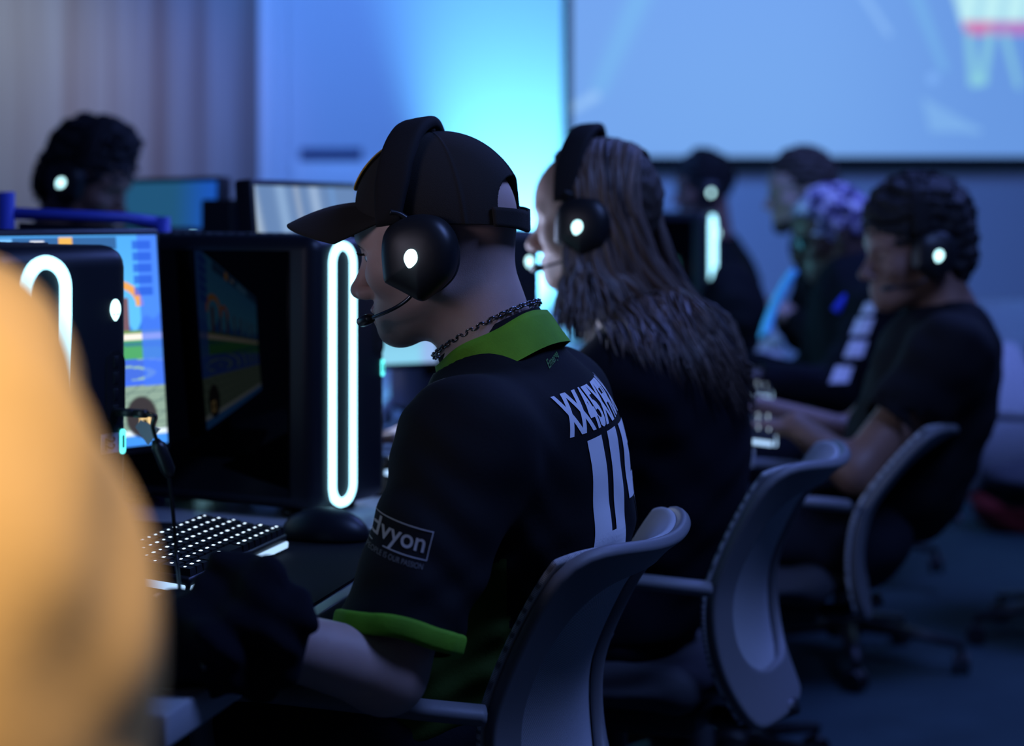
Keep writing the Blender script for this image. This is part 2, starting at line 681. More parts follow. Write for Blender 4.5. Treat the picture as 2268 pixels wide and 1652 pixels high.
def hand(F, wrist, d, up, side, spread=1.0, curl=0.35, s=1.0):
    """Palm, four fingers with two bends and a thumb. d: wrist to fingers, up: back of the hand, side: towards the thumb."""
    d = np.array(d, float) / np.linalg.norm(d)
    up = np.array(up, float) - d * (np.array(up, float) @ d)
    up /= np.linalg.norm(up)
    t = np.array(side, float) - d * (np.array(side, float) @ d) - up * (np.array(side, float) @ up)
    t /= np.linalg.norm(t)
    w = np.array(wrist, float)
    R = np.stack([d, t, up], 1)
    F.op(ell(w + d * 0.050 * s, (0.054 * s, 0.042 * s, 0.016 * s), R), 0.014)
    base = [(0.030, 0.088, 0.074), (0.010, 0.092, 0.083), (-0.011, 0.089, 0.077), (-0.031, 0.081, 0.060)]
    for i, (o, b, ln) in enumerate(base):
        p = w + (d * b + t * o * 1.02 + up * 0.002) * s
        F.op(cap(w + (d * 0.045 + t * o * 0.7) * s, p, 0.012 * s, 0.0105 * s), 0.010)
        a = 0.15 + 0.05 * i
        for k, f_ in enumerate((0.45, 0.32, 0.23)):
            a += curl * (0.8 if k == 0 else 1.0)
            dr = d * math.cos(a) - up * math.sin(a) + t * o * 1.2 * spread
            dr /= np.linalg.norm(dr)
            q = p + dr * ln * f_ * s
            F.op(cap(p, q, (0.0095 - 0.001 * k) * s, (0.0088 - 0.001 * k) * s), 0.003)
            p = q
    p = w + (d * 0.022 + t * 0.026 - up * 0.004) * s
    for k, (dr, ln, r) in enumerate(((d * 0.62 + t * 0.72 - up * 0.2, 0.042, 0.0125), (d * 0.85 + t * 0.4 - up * 0.3, 0.032, 0.0105), (d * 0.95 + t * 0.1 - up * 0.35, 0.024, 0.009))):
        q = p + dr / np.linalg.norm(dr) * ln * s
        F.op(cap(p, q, r * s, (r - 0.0012) * s), 0.006)
        p = q
    return F


def seated(C, f, over=None, lean=0.0):
    """Joints of a seated figure at floor point C facing f, in room coordinates."""
    f = np.array([f[0], f[1], 0.0])
    f /= np.linalg.norm(f)
    l = np.array([-f[1], f[0], 0.0])
    J = dict(pelvis=(0, 0, .55), lumbar=(-.03, 0, .70), chest=(-.01, 0, .88), upper=(.01, 0, .965), neck=(.02, 0, 1.03), head=(.07, 0, 1.15),
             shL=(.02, .185, .955), elL=(.08, .235, .70), wrL=(.30, .13, .765), shR=(.02, -.185, .955), elR=(.08, -.235, .70), wrR=(.30, -.15, .765),
             hipL=(.02, .09, .53), knL=(.43, .13, .50), anL=(.40, .13, .10), hipR=(.02, -.09, .53), knR=(.43, -.13, .50), anR=(.40, -.13, .10))
    P = {}
    for k, v in J.items():
        v = np.array(v, float)
        if lean and v[2] > 0.6:
            v[0] -= lean * (v[2] - 0.55)
        P[k] = np.array([C[0], C[1], 0.0]) + f * v[0] + l * v[1] + np.array([0, 0, v[2]])
    P['f'], P['l'] = f, l
    for k, v in (over or {}).items():
        P[k] = np.array(v, float)
    return P


def bounds(P, pad=0.2):
    q = np.array([v for k, v in P.items() if k not in ('f', 'l', 'HM')])
    return q.min(0) - pad, q.max(0) + pad


def trunk(F, P, inf=0.0, k=0.05):
    R = np.stack([P['f'], P['l'], V3(0, 0, 1)], 1)
    F.op(ell(P['pelvis'] + V3(0, 0, -.01), (.125 + inf, .175 + inf, .12 + inf), R), k)
    F.op(ell(P['lumbar'], (.115 + inf, .155 + inf, .15 + inf), R), k)
    F.op(ell(P['chest'], (.118 + inf, .168 + inf, .165 + inf), R), k)
    F.op(cap(P['shL'], P['shR'], .062 + inf), k)
    F.op(cap(P['upper'], P['neck'] + V3(0, 0, -.03), .075 + inf, .06 + inf), k)
    return F


def limb(F, a, b, c, r, k=0.03):
    F.op(cap(a, b, r[0], r[1]), k)
    if c is not None:
        F.op(cap(b, c, r[1] * 1.02, r[2]), k * 0.7)
    return F


def folds(amp, s=1.0):
    def fn(x, y, z):
        return amp * (np.sin((x * 38 + z * 61 + 2.1 * np.sin(y * 23)) * s) * 0.5 + np.sin((z * 83 - y * 47 + 1.7 * np.sin(x * 31)) * s) * 0.3
                      + np.sin((x * 21 - z * 29 + y * 33) * s) * 0.6)
    return fn


def body_mesh(P, h=0.006, hh=0.004, fine=False, ears=True, hands=('L', 'R'), hand_dir=None, legs=True, curl=0.35):
    """One continuous figure: head, neck, trunk, arms with hands, legs with feet."""
    Lh = Loc(P['HM'])
    lo, hi = bounds(P, 0.22)
    F = Field(lo, hi, h)
    trunk(F, P, -0.012)
    F.op(cap(P['neck'] + V3(0, 0, -.03), Lh.p((-.03, 0, -.05)), .062, .055), .03)
    for sgn, q in ((1, 'L'), (-1, 'R')):
        limb(F, P['sh' + q], P['el' + q], P['wr' + q], (.052, .041, .026))
        if legs:
            limb(F, P['hip' + q], P['kn' + q], P['an' + q], (.082, .058, .038))
            F.op(ell(P['an' + q] + P['f'] * .06 + V3(0, 0, -.055), (.12, .042, .035), np.stack([P['f'], P['l'], V3(0, 0, 1)], 1)), .03)
        d = P['wr' + q] - P['el' + q]
        d = d / np.linalg.norm(d)
        if hand_dir and q in hand_dir:
            d = np.array(hand_dir[q], float)
            d /= np.linalg.norm(d)
        hand(F, P['wr' + q], d, V3(0, 0, 1), P['l'] * (-sgn), curl=curl)
    V, Q = F.mesh()
    # the head and neck again, finer, closing over the coarse neck
    lo = Lh.o - 0.16
    hi = Lh.o + 0.16
    lo[2] = P['neck'][2] - 0.06
    G = Field(lo, hi, hh)
    head(G, Lh, neck=P['neck'] + V3(0, 0, -.02), fine=fine, ears=ears)
    V2, Q2 = G.mesh()
    return np.concatenate([V, V2]), np.concatenate([Q, Q2 + len(V)])


def garment(P, inf=0.016, sleeve='long', sl_r=(.075, .056, .042), h=0.007, hem=0.50, fold=0.004, neck_r=0.066, short_t=0.85, hood=False):
    """A top: trunk and sleeves in one cloth surface, hollow at cuffs and neck."""
    lo, hi = bounds({k: P[k] for k in P if k in ('pelvis', 'lumbar', 'chest', 'upper', 'neck', 'shL', 'shR', 'elL', 'elR', 'wrL', 'wrR')}, 0.2)
    F = Field(lo, hi, h)
    trunk(F, P, inf)
    if hood:
        F.op(ell(P['neck'] - P['f'] * .075 + V3(0, 0, -.02), (.06, .11, .07), np.stack([P['f'], P['l'], V3(0, 0, 1)], 1)), .04)
    for q in 'LR':
        a, b, c = P['sh' + q], P['el' + q], P['wr' + q]
        if sleeve == 'long':
            limb(F, a, b, b + (c - b) * 0.93, sl_r)
        else:
            F.op(cap(a, a + (b - a) * short_t, sl_r[0], sl_r[1]), .04)
    if fold:
        F.disp(folds(fold))
    for q in 'LR':
        a, b, c = P['sh' + q], P['el' + q], P['wr' + q]
        if sleeve == 'long':
            d = (c - b) / np.linalg.norm(c - b)
            F.op(cap(b + (c - b) * 0.84, c + d * 0.1, sl_r[2] - .010), .004, 'sub')
        else:
            d = (b - a) / np.linalg.norm(b - a)
            e = a + (b - a) * short_t
            F.op(disc(e, d, sl_r[1] * 1.5, .2), .004, 'sub')
            F.op(cap(e - d * 0.05, e + d * 0.3, sl_r[1] - .007), .004, 'sub')
    up = np.array(P['HM'])[:3, 3] - P['neck']
    up /= np.linalg.norm(up)
    F.op(cap(P['neck'] + up * 0.005, P['neck'] + up * 0.2, neck_r), .01, 'sub')
    F.cut(V3(0, 0, hem), V3(0, 0, -1))
    return F.mesh()


def trousers(P, h=0.009):
    lo, hi = bounds({k: P[k] for k in P if k[:2] in ('hi', 'kn', 'an', 'pe')}, 0.2)
    F = Field(lo, hi, h)
    R = np.stack([P['f'], P['l'], V3(0, 0, 1)], 1)
    F.op(ell(P['pelvis'] + V3(0, 0, -.01), (.142, .19, .125), R), .04)
    for q in 'LR':
        limb(F, P['hip' + q], P['kn' + q], P['an' + q] + V3(0, 0, .03), (.098, .078, .058))
    F.disp(folds(0.004, 0.8))
    F.cut(V3(0, 0, .60), V3(0, 0, 1))
    return F.mesh()


def shoes(P, parent, m='shoe'):
    R = np.stack([P['f'], P['l'], V3(0, 0, 1)], 1)
    for q in 'LR':
        o = P['an' + q] * V3(1, 1, 0)
        F = Field(o - V3(.22, .22, .02), o + V3(.25, .25, .16), .006)
        F.op(ell(o + P['f'] * .055 + V3(0, 0, .045), (.145, .053, .05), R), .02)
        F.op(cap(o + V3(0, 0, .05), o + V3(0, 0, .105), .052), .03)
        F.cut(V3(0, 0, .002), V3(0, 0, -1))
        V, Q = F.mesh()
        link('shoe', V, Q, M[m], parent)


def hair_cap(L, size=(.108, .087, .098), c=(-.012, 0, .042), face=((.135, 0, -.045), (.085, .085, .095)), rough=0.004, freq=1.0, h=0.005, extra=None, cutz=-0.07):
    o = L.o
    F = Field(o - .2, o + .2, h)
    F.op(L.ell(c, size), .02)
    for e_ in extra or []:
        F.op(L.ell(*e_), .02)
    def fn(x, y, z):
        return rough * (np.sin(x * 210 * freq + 3 * np.sin(z * 90)) * np.sin(y * 190 * freq + 2 * np.sin(x * 70)) + np.sin(z * 230 * freq + 2 * np.sin(y * 80)) * 0.8
                        + np.sin(x * 90 + y * 75) * np.sin(z * 100) * 0.8)
    if rough:
        F.disp(fn)
    F.op(L.ell(*face), .012, 'sub')
    F.cut(L.p((0, 0, cutz)), -L.R[:, 2])
    return F.mesh()


def person(P, label, skin='skin', top='navy', group=None, h=0.007, sleeve='long', base=None, legs='denim', hand_dir=None, curl=0.35, **gk):
    base = P['pelvis'] * V3(1, 1, 0) if base is None else np.array(base)
    V, Q = body_mesh(P, h=h, hand_dir=hand_dir, ears=True, curl=curl)
    o = link('person', V, Q, M[skin], None, True, base=base)
    tag(o, label, 'person', group)
    V, Q = garment(P, sleeve=sleeve, **gk)
    link('shirt', V, Q, M[top], o)
    V, Q = trousers(P)
    link('trousers', V, Q, M[legs], o)
    shoes(P, o)
    eyes(Loc(P['HM']), o)
    return o


def head_frame(o, f, pitch=0.0, roll=0.0):
    Fm = frame(o, f)
    R = Fm[:3, :3] @ rotm('Y', pitch) @ rotm('X', roll)
    Fm[:3, :3] = R
    return Fm


# ------------------------------------------------------------------ headset (local frame = the head's)
CUP = [(.041, .034), (.0465, .014), (.0485, -.012), (.0480, -.0195), (.0440, -.0235), (.026, -.0360), (.0115, -.0465), (.0065, -.0485), (.0005, -.0468), (-.018, -.0370), (-.035, -.023), (-.044, .0), (-.044, .022), (-.032, .042), (-.012, .051), (.012, .052), (.030, .046)]
CUP_C = (-0.006, -0.0165)     # ear cup centre, forward and up of the head's origin


def cup_ring(scale, y, n=6, cx=0.0, cz=0.0, rnd=0.0):
    P = catmull([(p[0], p[1], 0) for p in CUP], n, True)
    R = []
    for p in P:
        a = math.atan2(p[1], p[0])
        r = math.hypot(p[0], p[1])
        r = r * (1 - rnd) + 0.047 * rnd
        R.append((CUP_C[0] + cx + r * math.cos(a) * scale, y, CUP_C[1] + cz + r * math.sin(a) * scale))
    return R


def logo_outline(w, h, n=28):
    """An egg that narrows to the chin."""
    out = []
    for k in range(n):
        a = 2 * math.pi * k / n
        x, z = math.cos(a), math.sin(a)
        wd = 1.0 if z > 0 else (1 - 0.42 * (-z) ** 1.6)
        out.append((x * w / 2 * wd, z * h / 2))
    return out


def logo_mesh(w, h, eyes_on=False, t=0.0012):
    """Flat glowing head badge in the x-z plane, facing +y."""
    o = logo_outline(w, h)
    m = Mesh()
    m.loft([[(x, 0, z) for x, z in o], [(x, t, z) for x, z in o]])
    return m


def make_headset(label, group, M4):
    r = thing('headset', (0, 0, 0), label, 'headset', group, M=M4)
    # padded headband over the crown
    m = Mesh()
    rings, inner = [], []
    for a in np.linspace(-80, 80, 49):
        t = math.radians(a)
        yc, zc = 0.104 * math.sin(t), 0.004 + 0.146 * math.cos(t)
        nrm = V3(0, math.sin(t) / 0.104, math.cos(t) / 0.146)
        nrm /= np.linalg.norm(nrm)
        tp = abs(a) / 80
        x0 = 0.000 + 0.026 * tp ** 1.2
        w = 0.022 * (1.0 - 0.30 * max(0, tp - .75) / .25)
        th = 0.0085 - 0.004 * max(0, tp - .6) / .4
        sec = []
        for k in range(16):
            b = 2 * math.pi * k / 16
            cx = abs(math.cos(b)) ** 0.45 * math.copysign(1, math.cos(b))
            cy = abs(math.sin(b)) ** 0.7 * math.copysign(1, math.sin(b))
            sec.append(V3(x0 + w * cx, yc, zc) + nrm * th * cy)
        rings.append(sec)
    m.loft(rings)
    hb = m.build('headband', M['band'], r)
    m = Mesh()
    rings = []
    for a in np.linspace(-55, 55, 25):
        t = math.radians(a)
        yc, zc = 0.0945 * math.sin(t), 0.004 + 0.1365 * math.cos(t)
        sec = []
        for k in range(12):
            b = 2 * math.pi * k / 12
            nrm = V3(0, math.sin(t), math.cos(t))
            sec.append(V3(0.008 + 0.008 * (abs(a) / 55) + 0.018 * math.cos(b), yc, zc) + nrm * 0.0045 * math.sin(b))
        rings.append(sec)
    m.loft(rings)
    m.build('headband_pad', M['pad'], hb)
    for s in (1, -1):
        # yoke from the band to the cup
        y = Mesh()
        y.tube(catmull([(0.002, s * 0.094, 0.030), (0.012, s * 0.0985, 0.040), (0.022, s * 0.1035, 0.044)], 5), [0.008] * 11, 10, flat=0.5)
        c = Mesh()
        prof = [(0.93, .083), (1.0, .086), (1.015, .093), (0.995, .101), (0.94, .108), (0.83, .1135), (0.66, .1175), (0.45, .120), (0.22, .1212), (0.04, .1215)]
        rings = [[(p[0], s * p[1], p[2]) for p in cup_ring(sc_, yy, cx=-0.004 * (1 - sc_), rnd=0.0 if sc_ > .9 else (0.06 if sc_ > .8 else 0.16))] for sc_, yy in prof]
        if s > 0:
            rings = [rg[::-1] for rg in rings]
        c.loft(rings)
        cup = c.build('ear_cup', M['headset'], r, angle=50)
        y.build('yoke', M['headset'], cup)
        p = Mesh()
        pr = [(0.62, .0725), (0.72, .0695), (0.86, .070), (0.93, .0755), (0.93, .084), (0.62, .084)]
        rings = [[(q[0], s * q[1], q[2]) for q in cup_ring(sc_, yy, rnd=0.5)] for sc_, yy in pr]
        if s > 0:
            rings = [rg[::-1] for rg in rings]
        p.loft(rings)
        p.build('ear_pad', M['pad'], cup)
        lg = logo_mesh(0.0165, 0.0228)
        R = rotm('Y', -18 if s > 0 else 18)
        v = lg.v[0] @ R.T
        v[:, 1] = np.where(v[:, 1] > 0.0006, 0.1236, 0.1195) * s
        v[:, 0] += CUP_C[0] + 0.004
        v[:, 2] += CUP_C[1] + 0.002
        lg.v[0] = v
        lg.build('logo_light', M['logo'], cup, smooth=False)
    # microphone on the left cup
    b = Mesh()
    pts = catmull([(0.006, 0.098, -0.050), (0.016, 0.099, -0.060), (0.034, 0.096, -0.068), (0.056, 0.086, -0.073), (0.078, 0.071, -0.0765)], 6)
    b.tube(pts, 0.0024, 10)
    bo = b.build('microphone_boom', M['chrome'], r)
    k = Mesh()
    k.tube([(0.074, 0.075, -.076), (0.078, 0.071, -.0765), (0.084, 0.066, -.0775), (0.092, 0.058, -.0785), (0.096, 0.055, -.079)], [0.0040, 0.0078, 0.0088, 0.0086, 0.0055], 12, flat=.8)
    k.build('microphone', M['micshell'], bo)
    return r


# ------------------------------------------------------------------ swivel chair (local: x forward, y left)
def weave_mat():
    m = mat('grey_chair_mesh', (0.30, 0.32, 0.37), 0.8, spec=0.25)
    nt = m.node_tree
    b = nt.nodes['Principled BSDF']
    uv = nt.nodes.new('ShaderNodeUVMap')
    w = []
    for ax, sc_, rot in (('X', 150, .35), ('Y', 150, -.35)):
        mp = nt.nodes.new('ShaderNodeMapping')
        mp.inputs['Rotation'].default_value = (0, 0, rot)
        wv = nt.nodes.new('ShaderNodeTexWave')
        wv.bands_direction = ax
        wv.inputs['Scale'].default_value = 105
        nt.links.new(uv.outputs[0], mp.inputs[0])
        nt.links.new(mp.outputs[0], wv.inputs['Vector'])
        w.append(wv)
    mx = nt.nodes.new('ShaderNodeMath')
    mx.operation = 'MULTIPLY'
    nt.links.new(w[0].outputs['Fac'], mx.inputs[0])
    nt.links.new(w[1].outputs['Fac'], mx.inputs[1])
    r = nt.nodes.new('ShaderNodeValToRGB')
    r.color_ramp.elements[0].color = (0.20, 0.205, 0.22, 1)
    r.color_ramp.elements[1].color = (0.80, 0.81, 0.84, 1)
    r.color_ramp.elements[0].position, r.color_ramp.elements[1].position = 0.05, 0.45
    nt.links.new(mx.outputs[0], r.inputs[0])
    nt.links.new(r.outputs[0], b.inputs['Base Color'])
    return m


M['weave'] = weave_mat()
M['chairframe'] = mat('grey_chair_plastic', (0.185, 0.185, 0.195), 0.5, spec=0.4, bump=(900, 0.15))
M['seatcloth'] = mat('dark_grey_seat_cloth', (0.035, 0.037, 0.045), 0.85, bump=(600, 0.3))
M['chairbase'] = mat('black_chair_base', (0.012, 0.012, 0.014), 0.45)

BK = dict(v=[0, .16, .32, .52, .74, .90, 1.0],
          z=[.385, .455, .52, .60, .70, .782, .808],
          x=[-.262, -.224, -.207, -.203, -.247, -.293, -.320],
          w=[.02, .032, .038, .042, .044, .046, .050],
          W=[.155, .185, .196, .202, .207, .210, .206])


def back_point(u, v, off=0.0):
    v = v * (1 - 0.075 * abs(u) ** 5)
    z = np.interp(v, BK['v'], BK['z'])
    x = np.interp(v, BK['v'], BK['x'])
    wr = np.interp(v, BK['v'], BK['w'])
    W = np.interp(v, BK['v'], BK['W'])
    z -= .022 * (1 - u * u) * max(0, (v - .75) / .25)      # the rolled lip dips in the middle
    return V3(x - wr * (1 - u * u) - off, W * u, z)


def smooth_profile():
    """Refines the back profile so that the bends are round."""
    vs = np.linspace(0, 1, 41)
    for k in ('z', 'x', 'w', 'W'):
        y = np.interp(vs, BK['v'], BK[k])
        for _ in range(14):
            y[1:-1] = 0.25 * y[:-2] + 0.5 * y[1:-1] + 0.25 * y[2:]
        BK[k] = y
    BK['v'] = vs


smooth_profile()


def weld(o):
    bm = bmesh.new()
    bm.from_mesh(o.data)
    bmesh.ops.remove_doubles(bm, verts=bm.verts[:], dist=1e-5)
    bm.to_mesh(o.data)
    bm.free()


def make_chair(label, group):
    r = thing('swivel_chair', (0, 0, 0), label, 'chair', group)
    # back frame: a shell with a large opening
    na, nr = 120, 9
    P = np.zeros((na + 1, nr, 3))
    for i in range(na + 1):
        a = 2 * math.pi * i / na
        ca_, sa_ = math.cos(a), math.sin(a)
        ro = (abs(ca_) ** 14 + abs(sa_) ** 14) ** (-1 / 14)          # outer outline, nearly the full rectangle
        ri = (abs(ca_ / .74) ** 3.4 + abs(sa_ / .70) ** 3.8) ** (-1 / 3.6)
        for j in range(nr):
            q = ri + (ro - ri) * j / (nr - 1)
            P[i, j] = back_point(ca_ * q, min(1, max(0, .5 + .5 * sa_ * q + (.015 * (1 - j / (nr - 1))))), 0.006)
    g = Mesh()
    g.grid(P)
    o = g.build('back_frame', M['chairframe'], r)
    md = o.modifiers.new('thickness', 'SOLIDIFY')
    md.thickness, md.offset = 0.016, 0.0
    bv = o.modifiers.new('round', 'BEVEL')
    bv.width, bv.segments, bv.limit_method, bv.angle_limit = 0.005, 2, 'ANGLE', math.radians(50)
    weld(o)
    # mesh sling over the front
    P = np.array([[back_point(u, v, -0.009) for v in np.linspace(.03, .995, 45)] for u in np.linspace(-.985, .985, 37)])
    g = Mesh()
    g.grid(P)
    o = g.build('back_mesh', M['weave'], r)
    uvl = o.data.uv_layers.new(name='UVMap')
    co = [v.co for v in o.data.vertices]
    for lp in o.data.loops:
        c = co[lp.vertex_index]
        uvl.data[lp.index].uv = (math.asin(max(-1, min(1, c.y / .24))) * .35 * 2.2 - c.x * 1.5, c.z * 2.2)
    md = o.modifiers.new('thickness', 'SOLIDIFY')
    md.thickness, md.offset = 0.009, 0.0
    bv = o.modifiers.new('round', 'BEVEL')
    bv.width, bv.segments, bv.limit_method, bv.angle_limit = 0.004, 2, 'ANGLE', math.radians(50)
    # seat
    F = Field((-.33, -.3, .36), (.33, .3, .52), .008)
    F.op(ell((0, 0, .445), (.25, .25, .035)), .02)
    F.op(cap((-.15, -.16, .445), (-.15, .16, .445), .034), .02)
    F.op(cap((.16, -.17, .440), (.16, .17, .440), .034), .02)
    F.op(cap((-.15, -.17, .445), (.15, -.17, .445), .033), .02)
    F.op(cap((-.15, .17, .445), (.15, .17, .445), .033), .02)
    V, Q = F.mesh()
    link('seat', V, Q, M['seatcloth'], r)
    m = Mesh().box((-.02, 0, .385), (.30, .26, .05), bevel=.015)
    m.tube([(-.10, 0, .375), (-.22, 0, .365), (-.30, 0, .395)], [.028, .026, .022], 10, flat=.6)
    m.build('seat_mechanism', M['chairbase'], r)
    for s in (1, -1):
        a = Mesh()
        pts = catmull([(-.215, s * .222, .612), (-.15, s * .258, .622), (-.04, s * .27, .628), (.07, s * .268, .626), (.115, s * .262, .605), (.11, s * .255, .53), (.07, s * .245, .44), (.02, s * .20, .395)], 7)
        a.tube(pts, [.019] * 21 + list(np.linspace(.019, .013, len(pts) - 21)), 12, flat=.62)
        a.build('armrest', M['chairframe'], r)
    m = Mesh().lathe([(.03, .12), (.03, .25), (.022, .25), (.022, .38)], n=16)
    m.build('gas_column', M['chairbase'], r, angle=40)
    m = Mesh().lathe([(.0, .075), (.045, .075), (.05, .10), (.04, .13), (.0, .13)], n=20)
    for k in range(5):
        a = 2 * math.pi * k / 5 + .3
        d = V3(math.cos(a), math.sin(a), 0)
        m.tube([d * .03 + V3(0, 0, .105), d * .16 + V3(0, 0, .095), d * .30 + V3(0, 0, .072)], [.026, .021, .015], 10, flat=.7)
    m.build('star_base', M['chairbase'], r)
    for k in range(5):
        a = 2 * math.pi * k / 5 + .3
        d = V3(math.cos(a), math.sin(a), 0)
        c = Mesh()
        R = np.array(Matrix.Rotation(a + .9 * k, 3, 'Z')) @ rotm('X', 90)
        for q in (-.012, .012):
            w = np.array(Matrix.Rotation(a + .9 * k, 3, 'Z')) @ V3(0, q, 0)
            c.lathe([(.0, -.008), (.024, -.008), (.027, -.004), (.027, .004), (.024, .008), (.0, .008)], d * .30 + V3(0, 0, .0275) + w, 16, R)
        c.tube([d * .30 + V3(0, 0, .03), d * .30 + V3(0, 0, .075)], .008, 8)
        c.build('caster', M['chairbase'], r, angle=40)
    return r


def put(o, loc, f):
    o.location = loc
    o.rotation_euler = (0, 0, math.atan2(f[1], f[0]))
    return o


# ------------------------------------------------------------------ computer tower (local: x = front, y = left, z up, base at the front centre)
TW, TH, TD = .197, .42, .44


def stadium(w, z0, z1, n=14):
    r = w / 2
    P = [(r * math.cos(a), z1 - r + r * math.sin(a)) for a in np.linspace(0, math.pi, n)]
    P += [(r * math.cos(a), z0 + r + r * math.sin(a)) for a in np.linspace(math.pi, 2 * math.pi, n)]
    return P


def make_tower(label, group, number=None, lamps=True):
    r = thing('computer_tower', (0, 0, 0), label, 'computer', group)
    m = Mesh().box((-TD / 2, 0, TH / 2 + .006), (TD, TW, TH - .012), bevel=.024, seg=5)
    m.build('case', M['case'], r, angle=60)
    g = Mesh().box((-TD / 2 - .01, -TW / 2 - .0012, TH / 2 + .004), (TD - .07, .003, TH - .055), bevel=.001)
    g.build('glass_panel', M['glass'], r)
    for x in (-.06, -TD + .06):
        for y in (-.07, .07):
            f = Mesh().lathe([(.0, 0), (.014, 0), (.016, .01), (.0, .01)], (x, y, 0), 12)
            f.build('foot', M['black'], r)
    # top vents
    v = Mesh()
    for k in range(14):
        v.box((-.09 - k * .021, 0, TH + .0005), (.009, .12, .003), bevel=.001)
    v.build('vent_grille', M['black'], r)
    # light loop
    P = stadium(.053, .020, TH - .016, 16)
    lp = Mesh()
    lp.tube([(0.0015, -.029 + y, z) for y, z in P], .0068, 10, closed=True, flat=1.0)
    lp.build('light_loop', M['loop'], r)
    fin = stadium(.041, .026, TH - .022, 16)
    pn = Mesh()
    pn.loft([[(-.004, -.029 + y, z) for y, z in fin], [(.0012, -.029 + y, z) for y, z in fin]])
    pn.build('intake_panel', M['case'], r, angle=40)
    # glowing head badge
    lo = logo_outline(.0145, .0225, 32)
    b = Mesh()
    b.loft([[(-.001, .071 + x, z + .352) for x, z in lo], [(.0008, .071 + x, z + .352) for x, z in lo]])
    bo = b.build('badge_light', M['logo'], r, smooth=False)
    ey = Mesh()
    for s in (-1, 1):
        e = [(.0009, .071 + s * (.0028 + .0022 * math.cos(a)) , .3475 + .0011 * math.sin(a) + s * s * .0012 * math.cos(a)) for a in np.arange(8) * math.pi / 4]
        ey.loft([e, [(x + .0003, y, z) for x, y, z in e]])
    ey.build('badge_eyes', M['dim_led'], bo, smooth=False)
    # port slot with sockets, power button
    st = stadium(.028, .234, .310, 12)
    s_ = Mesh()
    s_.loft([[(-.003, .071 + y, z) for y, z in st], [(.0009, .071 + y, z) for y, z in st]])
    so = s_.build('port_slot', M['black'], r, angle=40)
    for k in range(4):
        q = Mesh().box((.0012, .071, .298 - k * .017), (.001, .007, .012), bevel=.0003)
        q.build('socket', M['bezel'], so)
    pb = stadium(.0075, .201, .227, 8)
    p_ = Mesh()
    p_.loft([[(-.001, .082 + y, z) for y, z in pb], [(.001, .082 + y, z) for y, z in pb]])
    po = p_.build('power_button', M['teal_led'], r, smooth=False)
    pi = stadium(.0030, .207, .221, 6)
    p_ = Mesh()
    p_.loft([[(.0009, .082 + y, z) for y, z in pi], [(.0013, .082 + y, z) for y, z in pi]])
    p_.build('power_symbol', M['black'], po, smooth=False)
    return r


# ------------------------------------------------------------------ monitor (local: screen faces +x, viewer's right is +y, base on the desk)
def make_monitor(label, group, pic, w=.545, h=.31, zc=.29, tilt=6, strength=1.0, res=(150, 90), back_light=False):
    r = thing('monitor', (0, 0, 0), label, 'monitor', group)
    R = rotm('Y', -tilt)
    c = V3(0, 0, zc)
    m = Mesh().box((-.017, 0, 0), (.034, w + .016, h + .022), bevel=.006)
    m.v = [v @ R.T + c for v in m.v]
    m.build('housing', M['bezel'], r, angle=50)
    nu, nv = res
    U, Vv = np.meshgrid(np.linspace(0, 1, nu), np.linspace(0, 1, nv), indexing='ij')
    P = np.stack([np.full_like(U, .0008), (U - .5) * w, (Vv - .5) * h], -1) @ R.T + c
    g = Mesh()
    g.grid(P)
    o = g.build('screen', picmat('lit_screen', strength), r)
    rgb = np.clip(pic(U, Vv), 0, 8).reshape(-1, 3)
    ca = o.data.color_attributes.new('pic', 'FLOAT_COLOR', 'POINT')
    ca.data.foreach_set('color', np.concatenate([rgb, np.ones((len(rgb), 1))], 1).astype(np.float32).ravel())
    s = Mesh()
    s.tube([(-.05, 0, .01), (-.055, 0, .14), (-.045, 0, zc)], [.022, .018, .016], 12, flat=.7)
    s.box((-.04, 0, zc), (.03, .10, .10), bevel=.006)
    s.build('stand_neck', M['bezel'], r)
    b = Mesh().box((-.03, 0, .006), (.19, .22, .012), bevel=.005)
    b.build('stand_base', M['bezel'], r, angle=50)
    return r


def L3(c):
    return np.array(s2l(c))


def mixc(rgb, mask, c):
    mask = np.clip(mask, 0, 1)[..., None]
    return rgb * (1 - mask) + np.array(c) * mask


def sm(a, b, x):
    t = np.clip((x - a) / (b - a), 0, 1)
    return t * t * (3 - 2 * t)


